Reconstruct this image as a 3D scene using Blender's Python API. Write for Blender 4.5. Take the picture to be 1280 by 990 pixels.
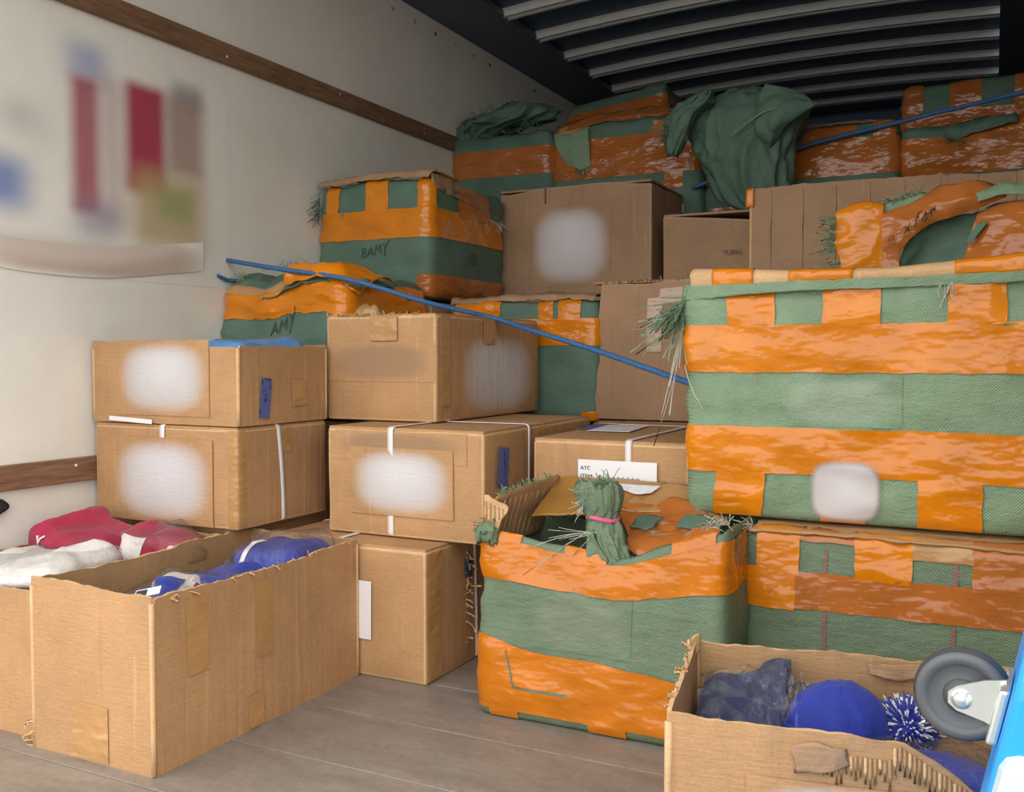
import bpy, bmesh, math, random
from mathutils import Vector, Matrix, noise
from math import sin, cos, pi, radians, atan

for o in list(bpy.data.objects): bpy.data.objects.remove(o)
S = bpy.context.scene
COL = S.collection
random.seed(7)

# ---------------------------------------------------------------- camera
F_PX = 1200.0
PITCH = atan(50 / F_PX); YAW = atan(601 / F_PX * cos(PITCH))
cd = bpy.data.cameras.new('camera'); cam = bpy.data.objects.new('camera', cd); COL.objects.link(cam)
cam.location = (0, 0, 0.80)
cam.rotation_euler = (pi / 2 - PITCH, 0, YAW)
cd.sensor_fit = 'HORIZONTAL'; cd.sensor_width = 36.0; cd.lens = 36.0 * F_PX / 1280
cd.clip_start = 0.02
S.camera = cam
# ---------------------------------------------------------------- sky and daylight through the open tail
w = bpy.data.worlds.new('sky'); S.world = w; w.use_nodes = True
bg = w.node_tree.nodes['Background']
bg.inputs[0].default_value = (1.0, 0.99, 0.97, 1); bg.inputs[1].default_value = 3.4
pl = bpy.data.lights.new('tail_opening', 'AREA'); pl.shape = 'RECTANGLE'; pl.size = 2.5; pl.size_y = 2.4
pl.cycles.is_portal = True
po = bpy.data.objects.new('tail_opening', pl); COL.objects.link(po)
po.location = (-1.0, 1.0, 1.15); po.rotation_euler = (pi / 2, 0, 0)
vs = S.view_settings
vs.view_transform = 'Standard'; vs.look = 'None'; vs.gamma = 1.0; vs.use_curve_mapping = False
vs.exposure = -0.12

# ---------------------------------------------------------------- materials
MATS = {}
def new_mat(name):
    m = bpy.data.materials.new(name); m.use_nodes = True
    nt = m.node_tree; b = nt.nodes['Principled BSDF']
    MATS[name] = m
    return m, nt, b
def N(nt, typ, **kw):
    n = nt.nodes.new(typ)
    for k, v in kw.items():
        if k.startswith('i_'):
            key = k[2:]
            n.inputs[int(key) if key.isdigit() else key.replace('_', ' ')].default_value = v
        else: setattr(n, k, v)
    return n
def L(nt, a, b): nt.links.new(a, b)
def objco(nt, scale=(1, 1, 1), kind='Object'):
    t = N(nt, 'ShaderNodeTexCoord'); mp = N(nt, 'ShaderNodeMapping')
    mp.inputs['Scale'].default_value = scale
    L(nt, t.outputs[kind], mp.inputs['Vector']); return mp.outputs[0]
def noise_tex(nt, scale, vec=(1, 1, 1), detail=4, rough=.6):
    n = N(nt, 'ShaderNodeTexNoise'); n.inputs['Scale'].default_value = scale
    n.inputs['Detail'].default_value = detail; n.inputs['Roughness'].default_value = rough
    L(nt, objco(nt, vec), n.inputs['Vector']); return n.outputs['Fac']
def ramp(nt, fac, stops):
    r = N(nt, 'ShaderNodeValToRGB'); e = r.color_ramp.elements
    while len(e) < len(stops): e.new(0.5)
    for el, (p, c) in zip(e, stops):
        el.position = p; el.color = (*c, 1) if len(c) == 3 else c
    L(nt, fac, r.inputs[0]); return r.outputs[0]
def bump(nt, b, h, strength, dist):
    n = N(nt, 'ShaderNodeBump'); n.inputs['Strength'].default_value = strength; n.inputs['Distance'].default_value = dist
    L(nt, h, n.inputs['Height']); L(nt, n.outputs[0], b.inputs['Normal']); return n
def mixc(nt, fac, a, b, mode='MIX'):
    n = N(nt, 'ShaderNodeMix', data_type='RGBA', blend_type=mode)
    for sock, v in ((n.inputs[0], fac), (n.inputs[6], a), (n.inputs[7], b)):
        if hasattr(v, 'is_linked'): L(nt, v, sock)
        elif isinstance(v, (int, float)): sock.default_value = v
        else: sock.default_value = (*v, 1)
    return n.outputs[2]
def math_n(nt, op, a, b=None, c=None):
    n = N(nt, 'ShaderNodeMath', operation=op)
    for i, v in enumerate((a, b, c)):
        if v is None: continue
        if hasattr(v, 'is_linked'): L(nt, v, n.inputs[i])
        else: n.inputs[i].default_value = v
    return n.outputs[0]

def m_plain(name, col, rough=.6, metal=0, spec=.5, var=.08, scale=12, bmp=0.0, bscale=60):
    m, nt, b = new_mat(name)
    f = noise_tex(nt, scale)
    lo = tuple(c * (1 - var) for c in col); hi = tuple(min(1, c * (1 + var)) for c in col)
    L(nt, ramp(nt, f, [(.3, lo), (.7, hi)]), b.inputs['Base Color'])
    b.inputs['Roughness'].default_value = rough; b.inputs['Metallic'].default_value = metal
    b.inputs['Specular IOR Level'].default_value = spec
    if bmp: bump(nt, b, noise_tex(nt, bscale), bmp, .004)
    return m
def softbox(nt, u, v, u0, u1, v0, v1, s):
    def edge(x, a, up):
        mr = N(nt, 'ShaderNodeMapRange', interpolation_type='SMOOTHSTEP')
        L(nt, x, mr.inputs[0])
        mr.inputs[1].default_value = a - s; mr.inputs[2].default_value = a + s
        mr.inputs[3].default_value = 0 if up else 1; mr.inputs[4].default_value = 1 if up else 0
        return mr.outputs[0]
    r = math_n(nt, 'MULTIPLY', edge(u, u0, True), edge(u, u1, False))
    return math_n(nt, 'MULTIPLY', r, math_n(nt, 'MULTIPLY', edge(v, v0, True), edge(v, v1, False)))
def printed(nt, c, pr):
    """flat washed-out print: pr = (axis, edge, power, colour, [blocks]) over the base colour c"""
    axis, edge, pw_, col, blocks = pr
    t = N(nt, 'ShaderNodeTexCoord'); sp = N(nt, 'ShaderNodeSeparateXYZ'); L(nt, t.outputs['Generated'], sp.inputs[0])
    u = sp.outputs[0 if axis == 'X' else 1]; v = sp.outputs[2]
    d = col if col else c
    for (u0, u1, v0, v1, s_, bc, al) in blocks:
        d = mixc(nt, math_n(nt, 'MULTIPLY', softbox(nt, u, v, u0, u1, v0, v1, s_), al), d, bc)
    def pw(x): return math_n(nt, 'POWER', math_n(nt, 'ABSOLUTE', math_n(nt, 'MULTIPLY_ADD', x, 2.0, -1.0)), pw_)
    mr = N(nt, 'ShaderNodeMapRange', interpolation_type='SMOOTHSTEP'); L(nt, math_n(nt, 'ADD', pw(u), pw(v)), mr.inputs[0])
    mr.inputs[1].default_value = edge; mr.inputs[2].default_value = 1.0; mr.inputs[3].default_value = 1; mr.inputs[4].default_value = 0
    return mixc(nt, mr.outputs[0], c, d)
def m_card(name, col, pr=None):
    m, nt, b = new_mat(name)
    big = noise_tex(nt, 5, (1, 1, 1), 5)
    streak = noise_tex(nt, 30, (1, 1, 7), 4, .7)
    spk = noise_tex(nt, 260, (1, 1, 1), 2)
    c0 = tuple(c * .86 for c in col); c1 = tuple(min(1, c * 1.1) for c in col)
    a = ramp(nt, big, [(.3, c0), (.72, c1)])
    s = ramp(nt, streak, [(.25, (.90, .88, .86)), (.75, (1.06, 1.06, 1.06))])
    c = mixc(nt, 1.0, a, s, 'MULTIPLY')
    k = ramp(nt, spk, [(.3, (.90, .90, .90)), (.6, (1.02, 1.02, 1.02))])
    c = mixc(nt, 1.0, c, k, 'MULTIPLY')
    lines = noise_tex(nt, 1, (55, 55, 2.2), 2, .5)
    c = mixc(nt, 1.0, c, ramp(nt, lines, [(.30, (.93, .92, .91)), (.36, (1, 1, 1)), (.66, (1, 1, 1)), (.71, (1.16, 1.17, 1.18))]), 'MULTIPLY')
    scr = N(nt, 'ShaderNodeTexNoise', noise_type='RIDGED_MULTIFRACTAL'); scr.inputs['Scale'].default_value = 3.2; scr.inputs['Detail'].default_value = 2
    L(nt, objco(nt, (1, 1, .8)), scr.inputs['Vector'])
    if pr: c = printed(nt, c, pr)
    L(nt, c, b.inputs['Base Color'])
    b.inputs['Roughness'].default_value = .72; b.inputs['Specular IOR Level'].default_value = .3
    h = math_n(nt, 'ADD', math_n(nt, 'ADD', streak, math_n(nt, 'MULTIPLY', big, 3.0)), math_n(nt, 'ADD', math_n(nt, 'MULTIPLY', lines, 1.5), math_n(nt, 'MULTIPLY', scr.outputs['Fac'], .5)))
    bump(nt, b, h, .45, .0035)
    return m
def m_weave(name, col, rough=.45, pr=None):
    m, nt, b = new_mat(name)
    sep = N(nt, 'ShaderNodeSeparateXYZ'); L(nt, objco(nt), sep.inputs[0])
    K = 2 * pi / .006
    a = math_n(nt, 'SINE', math_n(nt, 'MULTIPLY', math_n(nt, 'ADD', sep.outputs[0], sep.outputs[1]), K))
    z = math_n(nt, 'SINE', math_n(nt, 'MULTIPLY', sep.outputs[2], K))
    wv = math_n(nt, 'MULTIPLY_ADD', math_n(nt, 'MULTIPLY', a, z), .5, .5)
    big = noise_tex(nt, 7, (1, 1, 1), 6)
    crs = noise_tex(nt, 18, (1, 1, 2.2), 6, .7)
    c = ramp(nt, big, [(.28, tuple(x * .8 for x in col)), (.72, tuple(min(1, x * 1.15) for x in col))])
    c = mixc(nt, 1.0, c, ramp(nt, wv, [(0, (.62, .65, .62)), (1, (1.22, 1.22, 1.2))]), 'MULTIPLY')
    if pr: c = printed(nt, c, pr)
    L(nt, c, b.inputs['Base Color'])
    b.inputs['Roughness'].default_value = rough; b.inputs['Specular IOR Level'].default_value = .5
    h = math_n(nt, 'ADD', math_n(nt, 'MULTIPLY', wv, .25), math_n(nt, 'MULTIPLY', crs, 1.8))
    bump(nt, b, h, .65, .006)
    return m
def m_tape(name, col, rough=.15, dull=.8):
    m, nt, b = new_mat(name)
    big = noise_tex(nt, 9, (1, 1, 1), 5)
    c = ramp(nt, big, [(.3, tuple(x * dull for x in col)), (.7, tuple(min(1, x * 1.08) for x in col))])
    L(nt, c, b.inputs['Base Color'])
    b.inputs['Roughness'].default_value = rough; b.inputs['Specular IOR Level'].default_value = .2
    n1 = N(nt, 'ShaderNodeTexNoise', noise_type='RIDGED_MULTIFRACTAL'); n1.inputs['Scale'].default_value = 17
    n1.inputs['Detail'].default_value = 5; n1.inputs['Roughness'].default_value = .55
    wob = N(nt, 'ShaderNodeMapping'); wob.inputs['Scale'].default_value = (1, 1, 2.4); wob.inputs['Rotation'].default_value = (0, .25, 0)
    tc = N(nt, 'ShaderNodeTexCoord'); L(nt, tc.outputs['Object'], wob.inputs[0]); L(nt, wob.outputs[0], n1.inputs['Vector'])
    n2 = noise_tex(nt, 8, (1, 1, 2.0), 3)
    h = math_n(nt, 'ADD', math_n(nt, 'MULTIPLY', n1.outputs['Fac'], .45), n2)
    bp = bump(nt, b, h, .75, .0075)
    cb = N(nt, 'ShaderNodeBump'); cb.inputs['Strength'].default_value = 1.0; cb.inputs['Distance'].default_value = .016
    L(nt, h, cb.inputs['Height']); L(nt, cb.outputs[0], b.inputs['Coat Normal'])
    b.inputs['Coat Weight'].default_value = .5; b.inputs['Coat Roughness'].default_value = .06
    return m
def m_plastic(name, tint=(1, 1, 1), milk=.02):
    m, nt, b = new_mat(name)
    nt.nodes.remove(b)
    tr = N(nt, 'ShaderNodeBsdfTransparent'); tr.inputs[0].default_value = (*tint, 1)
    gl = N(nt, 'ShaderNodeBsdfGlossy'); gl.inputs['Roughness'].default_value = .07
    df = N(nt, 'ShaderNodeBsdfDiffuse'); df.inputs[0].default_value = (.8, .8, .8, 1)
    bp = N(nt, 'ShaderNodeBump'); bp.inputs['Strength'].default_value = .8; bp.inputs['Distance'].default_value = .02
    L(nt, noise_tex(nt, 38, (1, 1, 1), 5, .6), bp.inputs['Height']); L(nt, bp.outputs[0], gl.inputs['Normal'])
    lw = N(nt, 'ShaderNodeLayerWeight'); lw.inputs[0].default_value = .12; L(nt, bp.outputs[0], lw.inputs['Normal'])
    m1 = N(nt, 'ShaderNodeMixShader'); m1.inputs[0].default_value = milk
    L(nt, tr.outputs[0], m1.inputs[1]); L(nt, df.outputs[0], m1.inputs[2])
    m2 = N(nt, 'ShaderNodeMixShader')
    L(nt, math_n(nt, 'MULTIPLY_ADD', lw.outputs['Fresnel'], .6, .045), m2.inputs[0])
    L(nt, m1.outputs[0], m2.inputs[1]); L(nt, gl.outputs[0], m2.inputs[2])
    L(nt, m2.outputs[0], nt.nodes['Material Output'].inputs['Surface'])
    return m
def m_softprint(name, blocks, base, axis='X', edge=.35, inset=3.0):
    """flat print with washed-out edges; u along local axis, v along z (generated 0..1)"""
    m, nt, b = new_mat(name)
    t = N(nt, 'ShaderNodeTexCoord'); sp = N(nt, 'ShaderNodeSeparateXYZ'); L(nt, t.outputs['Generated'], sp.inputs[0])
    u = sp.outputs[0 if axis == 'X' else 1]; v = sp.outputs[2]
    c = base
    for (u0, u1, v0, v1, s, col, al) in blocks:
        f = math_n(nt, 'MULTIPLY', softbox(nt, u, v, u0, u1, v0, v1, s), al)
        c = mixc(nt, f, c, col)
    if hasattr(c, 'is_linked'): L(nt, c, b.inputs['Base Color'])
    else: b.inputs['Base Color'].default_value = (*c, 1)
    b.inputs['Roughness'].default_value = .6; b.inputs['Specular IOR Level'].default_value = .2
    def pw(x): return math_n(nt, 'POWER', math_n(nt, 'ABSOLUTE', math_n(nt, 'MULTIPLY_ADD', x, 2.0, -1.0)), inset)
    mr = N(nt, 'ShaderNodeMapRange', interpolation_type='SMOOTHSTEP'); L(nt, math_n(nt, 'ADD', pw(u), pw(v)), mr.inputs[0])
    mr.inputs[1].default_value = edge; mr.inputs[2].default_value = 1.0; mr.inputs[3].default_value = 1; mr.inputs[4].default_value = 0
    L(nt, mr.outputs[0], b.inputs['Alpha'])
    return m

CARD = m_card('cardboard', (.47, .27, .128))
CARD_LT = m_card('cardboard_worn_edge', (.62, .40, .205))
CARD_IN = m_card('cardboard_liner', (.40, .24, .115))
CARD_GY = m_card('cardboard_grey_brown', (.37, .225, .13))
CARD_GY_LT = m_card('cardboard_grey_worn', (.42, .29, .19))
GREEN = m_weave('woven_green', (.215, .315, .195))
GREEN_DK = m_weave('woven_dark_green', (.105, .185, .135))
ORANGE = m_tape('orange_tape', (.66, .205, .006))
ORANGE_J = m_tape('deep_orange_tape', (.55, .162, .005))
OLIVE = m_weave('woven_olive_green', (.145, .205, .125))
ORANGE_B = m_tape('brown_orange_tape', (.44, .138, .028))
OCHRE = m_tape('ochre_tape', (.36, .175, .035), .3, .85)
TAN = m_tape('tan_tape', (.43, .235, .092), .35, .93)
FIBRE = m_plain('green_fibre', (.20, .31, .19), .5)
FIBRE_W = m_plain('pale_fibre', (.55, .55, .45), .5)
STRAPM = m_plain('white_strap', (.74, .70, .68), .35, var=.03)
PAPER = m_plain('white_paper', (.78, .76, .76), .6, var=.03)
INK = m_plain('black_ink', (.02, .02, .03), .5)
INK_FADE = m_plain('faded_marker', (.03, .05, .05), .6)
CLEARTAPE = m_tape('clear_tape_on_card', (.46, .32, .22), .2, .9)
FILM = m_plain('blue_film', (.08, .24, .50), .25, bmp=.8, bscale=25)
INK_SOFT = m_plain('faded_ink', (.12, .08, .06), .7)
ROPE = m_plain('blue_rope', (.035, .13, .30), .6, var=.35, scale=140, bmp=.6, bscale=160)
NAVY = m_plain('haze_navy_panel', (.045, .085, .155), .42, var=.15, scale=3)  # unlit gloom and bluish haze under the roof put into the colour
HAZE_COVE = m_plain('haze_navy_cove', (.10, .125, .17), .45, var=.12, scale=4)  # same veiling haze mixed into the cove colour
RIBM = m_plain('roof_rib_metal', (.78, .80, .80), .4, .0, var=.06)
STEEL = m_plain('zinc_steel', (.72, .74, .70), .3, .8, var=.08)
RUBBER = m_plain('grey_rubber', (.085, .09, .095), .5, var=.12)
RUBBER_D = m_plain('dark_rubber', (.05, .052, .055), .55, var=.12)
BLUE_PL = m_plain('blue_plastic', (.015, .30, .80), .4, var=.05)
CLEAR_BUMPER = m_plain('pale_grey_bumper', (.50, .60, .66), .3, var=.06)
BLACKM = m_plain('black_fabric', (.015, .017, .022), .6)
PLAST = m_plastic('clear_plastic')
PLAST_B = m_plastic('blue_plastic_film', (.35, .6, .85), .15)
def m_cloth(name, col):
    m, nt, b = new_mat(name)
    f = noise_tex(nt, 14, (1, 1, 1), 5)
    L(nt, ramp(nt, f, [(.3, tuple(c * .75 for c in col)), (.7, tuple(min(1, c * 1.15) for c in col))]), b.inputs['Base Color'])
    b.inputs['Roughness'].default_value = .8; b.inputs['Sheen Weight'].default_value = .1
    bump(nt, b, math_n(nt, 'ADD', f, math_n(nt, 'MULTIPLY', noise_tex(nt, 400), .08)), .8, .015)
    return m
STRIPE = m_weave('faded_red_stripe', (.26, .12, .10)); RED = m_cloth('red_jersey', (.36, .012, .05)); WHITE = m_cloth('white_jersey', (.74, .70, .66))
BLUE = m_cloth('royal_blue_cloth', (.012, .03, .30)); NAVYC = m_cloth('navy_cloth', (.02, .03, .09))
WINE = m_cloth('wine_cloth', (.22, .01, .06)); PINK = m_cloth('pink_cloth', (.65, .10, .22)); GREYC = m_cloth('grey_cloth', (.32, .31, .32))

def m_wall(name='cream_wall_panel', pr=None):
    m, nt, b = new_mat(name)
    ge = N(nt, 'ShaderNodeNewGeometry')
    def wn(sc_, v, d, rg):
        mp = N(nt, 'ShaderNodeMapping'); mp.inputs['Scale'].default_value = v; L(nt, ge.outputs['Position'], mp.inputs[0])
        n = N(nt, 'ShaderNodeTexNoise'); n.inputs['Scale'].default_value = sc_; n.inputs['Detail'].default_value = d; n.inputs['Roughness'].default_value = rg
        L(nt, mp.outputs[0], n.inputs['Vector']); return n.outputs['Fac']
    big = wn(2.2, (1, 1, 1), 5, .6)
    c = ramp(nt, big, [(.3, (.75, .72, .63)), (.7, (.84, .81, .73))])
    sc = wn(14, (1, 1, 3), 6, .8)
    c = mixc(nt, 1.0, c, ramp(nt, sc, [(.22, (.72, .68, .62)), (.30, (1, 1, 1))]), 'MULTIPLY')
    if pr: c = printed(nt, c, pr)
    L(nt, c, b.inputs['Base Color']); b.inputs['Roughness'].default_value = .42; b.inputs['Specular IOR Level'].default_value = .35
    bump(nt, b, wn(3, (1, 1.5, 3), 3, .6), .25, .02)
    return m
WALL = m_wall()
def m_wood():
    m, nt, b = new_mat('rail_wood')
    g = noise_tex(nt, 9, (6, 1, 14), 6, .7); k = noise_tex(nt, 3, (1, 1, 2), 4)
    c = ramp(nt, g, [(.28, (.115, .055, .03)), (.5, (.22, .115, .06)), (.75, (.33, .185, .10))])
    c = mixc(nt, 1.0, c, ramp(nt, k, [(.3, (.7, .68, .66)), (.6, (1.05, 1.05, 1.05))]), 'MULTIPLY')
    L(nt, c, b.inputs['Base Color']); b.inputs['Roughness'].default_value = .6
    bump(nt, b, g, .4, .004); return m
WOOD = m_wood()
DARK_LINING = m_plain('unseen_dark_lining', (.36, .27, .18), .6, var=.15, scale=5)  # dark lining added on the unseen right wall to cut bounced light
def m_floor():
    m, nt, b = new_mat('worn_grey_floor')
    g = noise_tex(nt, 5, (1, 3, 1), 7, .7); k = noise_tex(nt, 60, (1, 1, 1), 4)
    c = ramp(nt, g, [(.3, (.19, .158, .13)), (.7, (.285, .243, .205))])
    c = mixc(nt, 1.0, c, ramp(nt, k, [(.25, (.85, .84, .82)), (.6, (1.03, 1.03, 1.03))]), 'MULTIPLY')
    L(nt, c, b.inputs['Base Color']); b.inputs['Roughness'].default_value = .42; b.inputs['Specular IOR Level'].default_value = .45
    bump(nt, b, k, .15, .003); return m
FLOOR = m_floor()
ASPHALT = m_plain('grey_asphalt', (.17, .165, .155), .9)
def m_bluelabel():
    m, nt, b = new_mat('blue_label_print')
    n = N(nt, 'ShaderNodeTexNoise'); n.inputs['Scale'].default_value = 75; n.inputs['Detail'].default_value = 2
    L(nt, objco(nt, (1, 1, .6)), n.inputs['Vector'])
    c = ramp(nt, n.outputs['Fac'], [(.36, (.02, .025, .06)), (.42, (.085, .115, .33))])
    L(nt, c, b.inputs['Base Color']); b.inputs['Roughness'].default_value = .45
    return m
BLUELAB = m_bluelabel()
def m_smallprint():
    m, nt, b = new_mat('paper_small_print')
    n = N(nt, 'ShaderNodeTexNoise'); n.inputs['Scale'].default_value = 60; n.inputs['Detail'].default_value = 1
    L(nt, objco(nt, (1, 3, 3)), n.inputs['Vector'])
    c = ramp(nt, n.outputs['Fac'], [(.38, (.62, .62, .64)), (.46, (.76, .75, .76))])
    L(nt, c, b.inputs['Base Color']); b.inputs['Roughness'].default_value = .5
    return m
SMALLPRINT = m_smallprint()

# ---------------------------------------------------------------- builders
def mesh(name, verts, faces, mats, parent=None, smooth=True, midx=None):
    me = bpy.data.meshes.new(name); me.from_pydata([tuple(v) for v in verts], [], faces)
    if not isinstance(mats, (list, tuple)): mats = [mats]
    for m in mats: me.materials.append(m)
    if midx: me.polygons.foreach_set('material_index', midx)
    if smooth: me.polygons.foreach_set('use_smooth', [True] * len(me.polygons))
    me.update()
    o = bpy.data.objects.new(name, me); COL.objects.link(o)
    if parent: o.parent = parent
    return o
def thing(name, label, cat, loc=(0, 0, 0), rz=0, group=None):
    o = bpy.data.objects.new(name, None); COL.objects.link(o); o.empty_display_size = .05
    o.location = loc; o.rotation_euler = (0, 0, rz); o['label'] = label; o['category'] = cat
    if group: o['group'] = group
    return o
def tag(o, label, cat, group=None):
    o['label'] = label; o['category'] = cat
    if group: o['group'] = group
    return o
def struct(o): o['kind'] = 'structure'; return o
def boxmesh(name, a, b, mat, parent=None, bev=0.0):
    x0, y0, z0 = a; x1, y1, z1 = b
    v = [(x0, y0, z0), (x1, y0, z0), (x1, y1, z0), (x0, y1, z0), (x0, y0, z1), (x1, y0, z1), (x1, y1, z1), (x0, y1, z1)]
    f = [(0, 3, 2, 1), (4, 5, 6, 7), (0, 1, 5, 4), (1, 2, 6, 5), (2, 3, 7, 6), (3, 0, 4, 7)]
    o = mesh(name, v, f, mat, parent, smooth=False)
    if bev:
        md = o.modifiers.new('bevel', 'BEVEL'); md.width = bev; md.segments = 2
    return o
def gridfaces(nu, nv, flip=False):
    f = []
    for j in range(nv - 1):
        for i in range(nu - 1):
            a = j * nu + i
            q = (a, a + 1, a + nu + 1, a + nu)
            f.append(q[::-1] if flip else q)
    return f
def clamp(x, a, b): return max(a, min(b, x))
def samples(a, b, step, brk=()):
    pts = [a] + sorted(x for x in brk if a + 1e-5 < x < b - 1e-5) + [b]
    out = []
    for p, q in zip(pts, pts[1:]):
        n = max(1, int(math.ceil((q - p) / step - 1e-6)))
        out += [p + (q - p) * i / n for i in range(n)]
    return out + [b]
def ridge(p): return (1 - abs(noise.noise(p))) ** 3

class Soft:
    """rounded, slightly crumpled box: W x D x H, origin at the base centre; front is -y"""
    def __init__(s, W, D, H, r=.012, amp=.003, freq=6, crease=0.0, bulge=0.0, seed=0, warp=None):
        s.W, s.D, s.H, s.r, s.amp, s.freq, s.crease, s.bulge, s.warp = W, D, H, r, amp, freq, crease, bulge, warp
        s.o = Vector((seed * 7.31, seed * 3.17, seed * 1.93))
    def pos(s, p, off=0.0):
        hx, hy, H, r = s.W / 2, s.D / 2, s.H, s.r
        q = Vector((clamp(p[0], -hx + r, hx - r), clamp(p[1], -hy + r, hy - r), clamp(p[2], r, H - r)))
        d = Vector(p) - q
        n = d.normalized() if d.length > 1e-9 else Vector((0, 0, 1))
        out = q + n * r
        k = s.o + out
        disp = s.amp * noise.noise(k * s.freq)
        if s.crease:
            disp += s.crease * (ridge(Vector((k.x * 4, k.y * 4, k.z * 13))) - .45) + s.crease * .6 * (ridge(Vector((k.x * 9 + k.z * 5, k.y * 9, k.z * 11))) - .45)
        if s.bulge:
            u = 1 - (2 * out.z / H - 1) ** 2
            if abs(n.z) < .5: disp += s.bulge * u
        fade = min(1, out.z / .05) if H > .06 else 1
        out = out + n * (disp * fade + off)
        if s.warp: out = s.warp(out)
        return out
    def side(s, t, z):
        """perimeter coordinate t (0 = front left, running right), height z; above H runs in over the top"""
        hx, hy = s.W / 2, s.D / 2
        P = 2 * (s.W + s.D); t = t % P if t >= P or t < 0 else t
        over = max(0, z - s.H); z = min(z, s.H)
        if t <= s.W: return (-hx + t, -hy + over, z)
        t -= s.W
        if t <= s.D: return (hx - over, -hy + t, z)
        t -= s.D
        if t <= s.W: return (hx - t, hy - over, z)
        t -= s.W
        return (-hx + over, hy - t, z)
    def body(s, name, mats, parent, step=.03, top=True, bottom=True):
        hx, hy, H, r = s.W / 2, s.D / 2, s.H, s.r
        def ax(a, b):
            br = [a + r * .45, a + r, b - r, b - r * .45]
            return samples(a, b, step, br)
        xs, ys, zs = ax(-hx, hx), ax(-hy, hy), ax(0, H)
        V, idx, Fc, mi = [], {}, [], []
        def vid(p):
            k = (round(p[0], 5), round(p[1], 5), round(p[2], 5))
            if k not in idx: idx[k] = len(V); V.append(s.pos(p))
            return idx[k]
        def face(us, vs_, fn, band):
            for j in range(len(vs_) - 1):
                for i in range(len(us) - 1):
                    Fc.append((vid(fn(us[i], vs_[j])), vid(fn(us[i + 1], vs_[j])), vid(fn(us[i + 1], vs_[j + 1])), vid(fn(us[i], vs_[j + 1]))))
                    e = (i < 2 or i >= len(us) - 3 or j < 2 or j >= len(vs_) - 3)
                    mi.append(1 if e and isinstance(mats, (list, tuple)) else 0)
        face(xs, zs, lambda u, v: (u, -hy, v), 0)
        face(ys, zs, lambda u, v: (hx, u, v), 0)
        face(xs[::-1], zs, lambda u, v: (u, hy, v), 0)
        face(ys[::-1], zs, lambda u, v: (-hx, u, v), 0)
        if top: face(xs, ys, lambda u, v: (u, v, H), 0)
        if bottom: face(xs, ys[::-1], lambda u, v: (u, v, 0), 0)
        return mesh(name, V, Fc, mats, parent, True, mi)
    def patch(s, name, mat, parent, t0, t1, z0, z1, off=.002, step=.022, jag=0.0, skew=0.0):
        """a strip hugging the surface (tape, label)"""
        br = []
        for c in (-s.D, 0, s.W, s.W + s.D, 2 * s.W + s.D):
            br += [c - s.r, c - s.r / 2, c, c + s.r / 2, c + s.r]
        ts = samples(t0, t1, step, br); zs = samples(z0, z1, step, [s.H - s.r, s.H - s.r / 2, s.H, s.H + s.r / 2, s.H + s.r, s.r])
        P = 2 * (s.W + s.D); V = []
        for j, z in enumerate(zs):
            for i, t in enumerate(ts):
                tt, zz = t, z
                if jag and j in (0, len(zs) - 1): zz += jag * noise.noise(Vector((t * 30, z * 7, s.o.x)))
                if jag and i in (0, len(ts) - 1): tt += jag * noise.noise(Vector((t * 7, z * 40, s.o.x)))
                tt += skew * (z - z0)
                zz = max(.0005, zz)
                V.append(s.pos(s.side(tt if tt >= 0 else tt + P, zz), off))
        return mesh(name, V, gridfaces(len(ts), len(zs)), mat, parent)
    def text(s, name, strokes, mat, parent, wid=.006, off=.005):
        """strokes drawn on the surface, in (t, z)"""
        V, Fc = [], []
        for st in strokes:
            pts = []
            for (a, b), (c, d) in zip(st, st[1:]):
                n = max(1, int(math.hypot(c - a, d - b) / .012))
                pts += [(a + (c - a) * k / n, b + (d - b) * k / n) for k in range(n)]
            pts.append(st[-1])
            base = len(V)
            for i, (a, b) in enumerate(pts):
                p, q = pts[max(0, i - 1)], pts[min(len(pts) - 1, i + 1)]
                dx, dz = q[0] - p[0], q[1] - p[1]; l = math.hypot(dx, dz) or 1
                nx, nz = -dz / l * wid / 2, dx / l * wid / 2
                P = 2 * (s.W + s.D)
                V.append(s.pos(s.side(a + nx, b + nz), off)); V.append(s.pos(s.side(a - nx, b - nz), off))
            for i in range(len(pts) - 1):
                k = base + 2 * i; Fc.append((k, k + 1, k + 3, k + 2))
        return mesh(name, V, Fc, mat, parent)

GLYPH = {
 'A': [[(0, 0), (.42, 1), (.8, 0)], [(.15, .38), (.68, .38)]], 'M': [[(0, 0), (.12, 1), (.45, .35), (.8, 1), (.92, 0)]],
 'Y': [[(0, 1), (.4, .5)], [(.85, 1.25), (.4, .5), (.3, -.35)]], 'X': [[(0, 0), (.7, 1)], [(0, 1), (.7, 0)]],
 'B': [[(0, 0), (0, 1), (.45, .9), (.45, .6), (0, .5), (.55, .35), (.5, .05), (0, 0)]],
 'o': [[(.25, .55), (0, .3), (.2, 0), (.5, .2), (.45, .5), (.25, .55)]], 'x': [[(0, 0), (.5, .6)], [(0, .6), (.5, 0)]],
 'f': [[(.5, 1), (.25, .95), (.2, 0)], [(0, .55), (.45, .6)]], 'e': [[(0, .3), (.45, .35), (.3, .6), (.05, .5), (.02, .15), (.25, 0), (.5, .12)]],
 'r': [[(0, .6), (.08, 0)], [(.04, .35), (.25, .6), (.42, .55)]], '-': [[(0, .35), (.4, .35)]],
 '7': [[(0, 1), (.6, 1), (.2, 0)]], '2': [[(0, .8), (.3, 1), (.55, .75), (0, 0), (.6, 0)]], 'k': [[(0, 0), (.05, 1)], [(.5, .6), (.05, .3), (.5, 0)]]}
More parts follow.
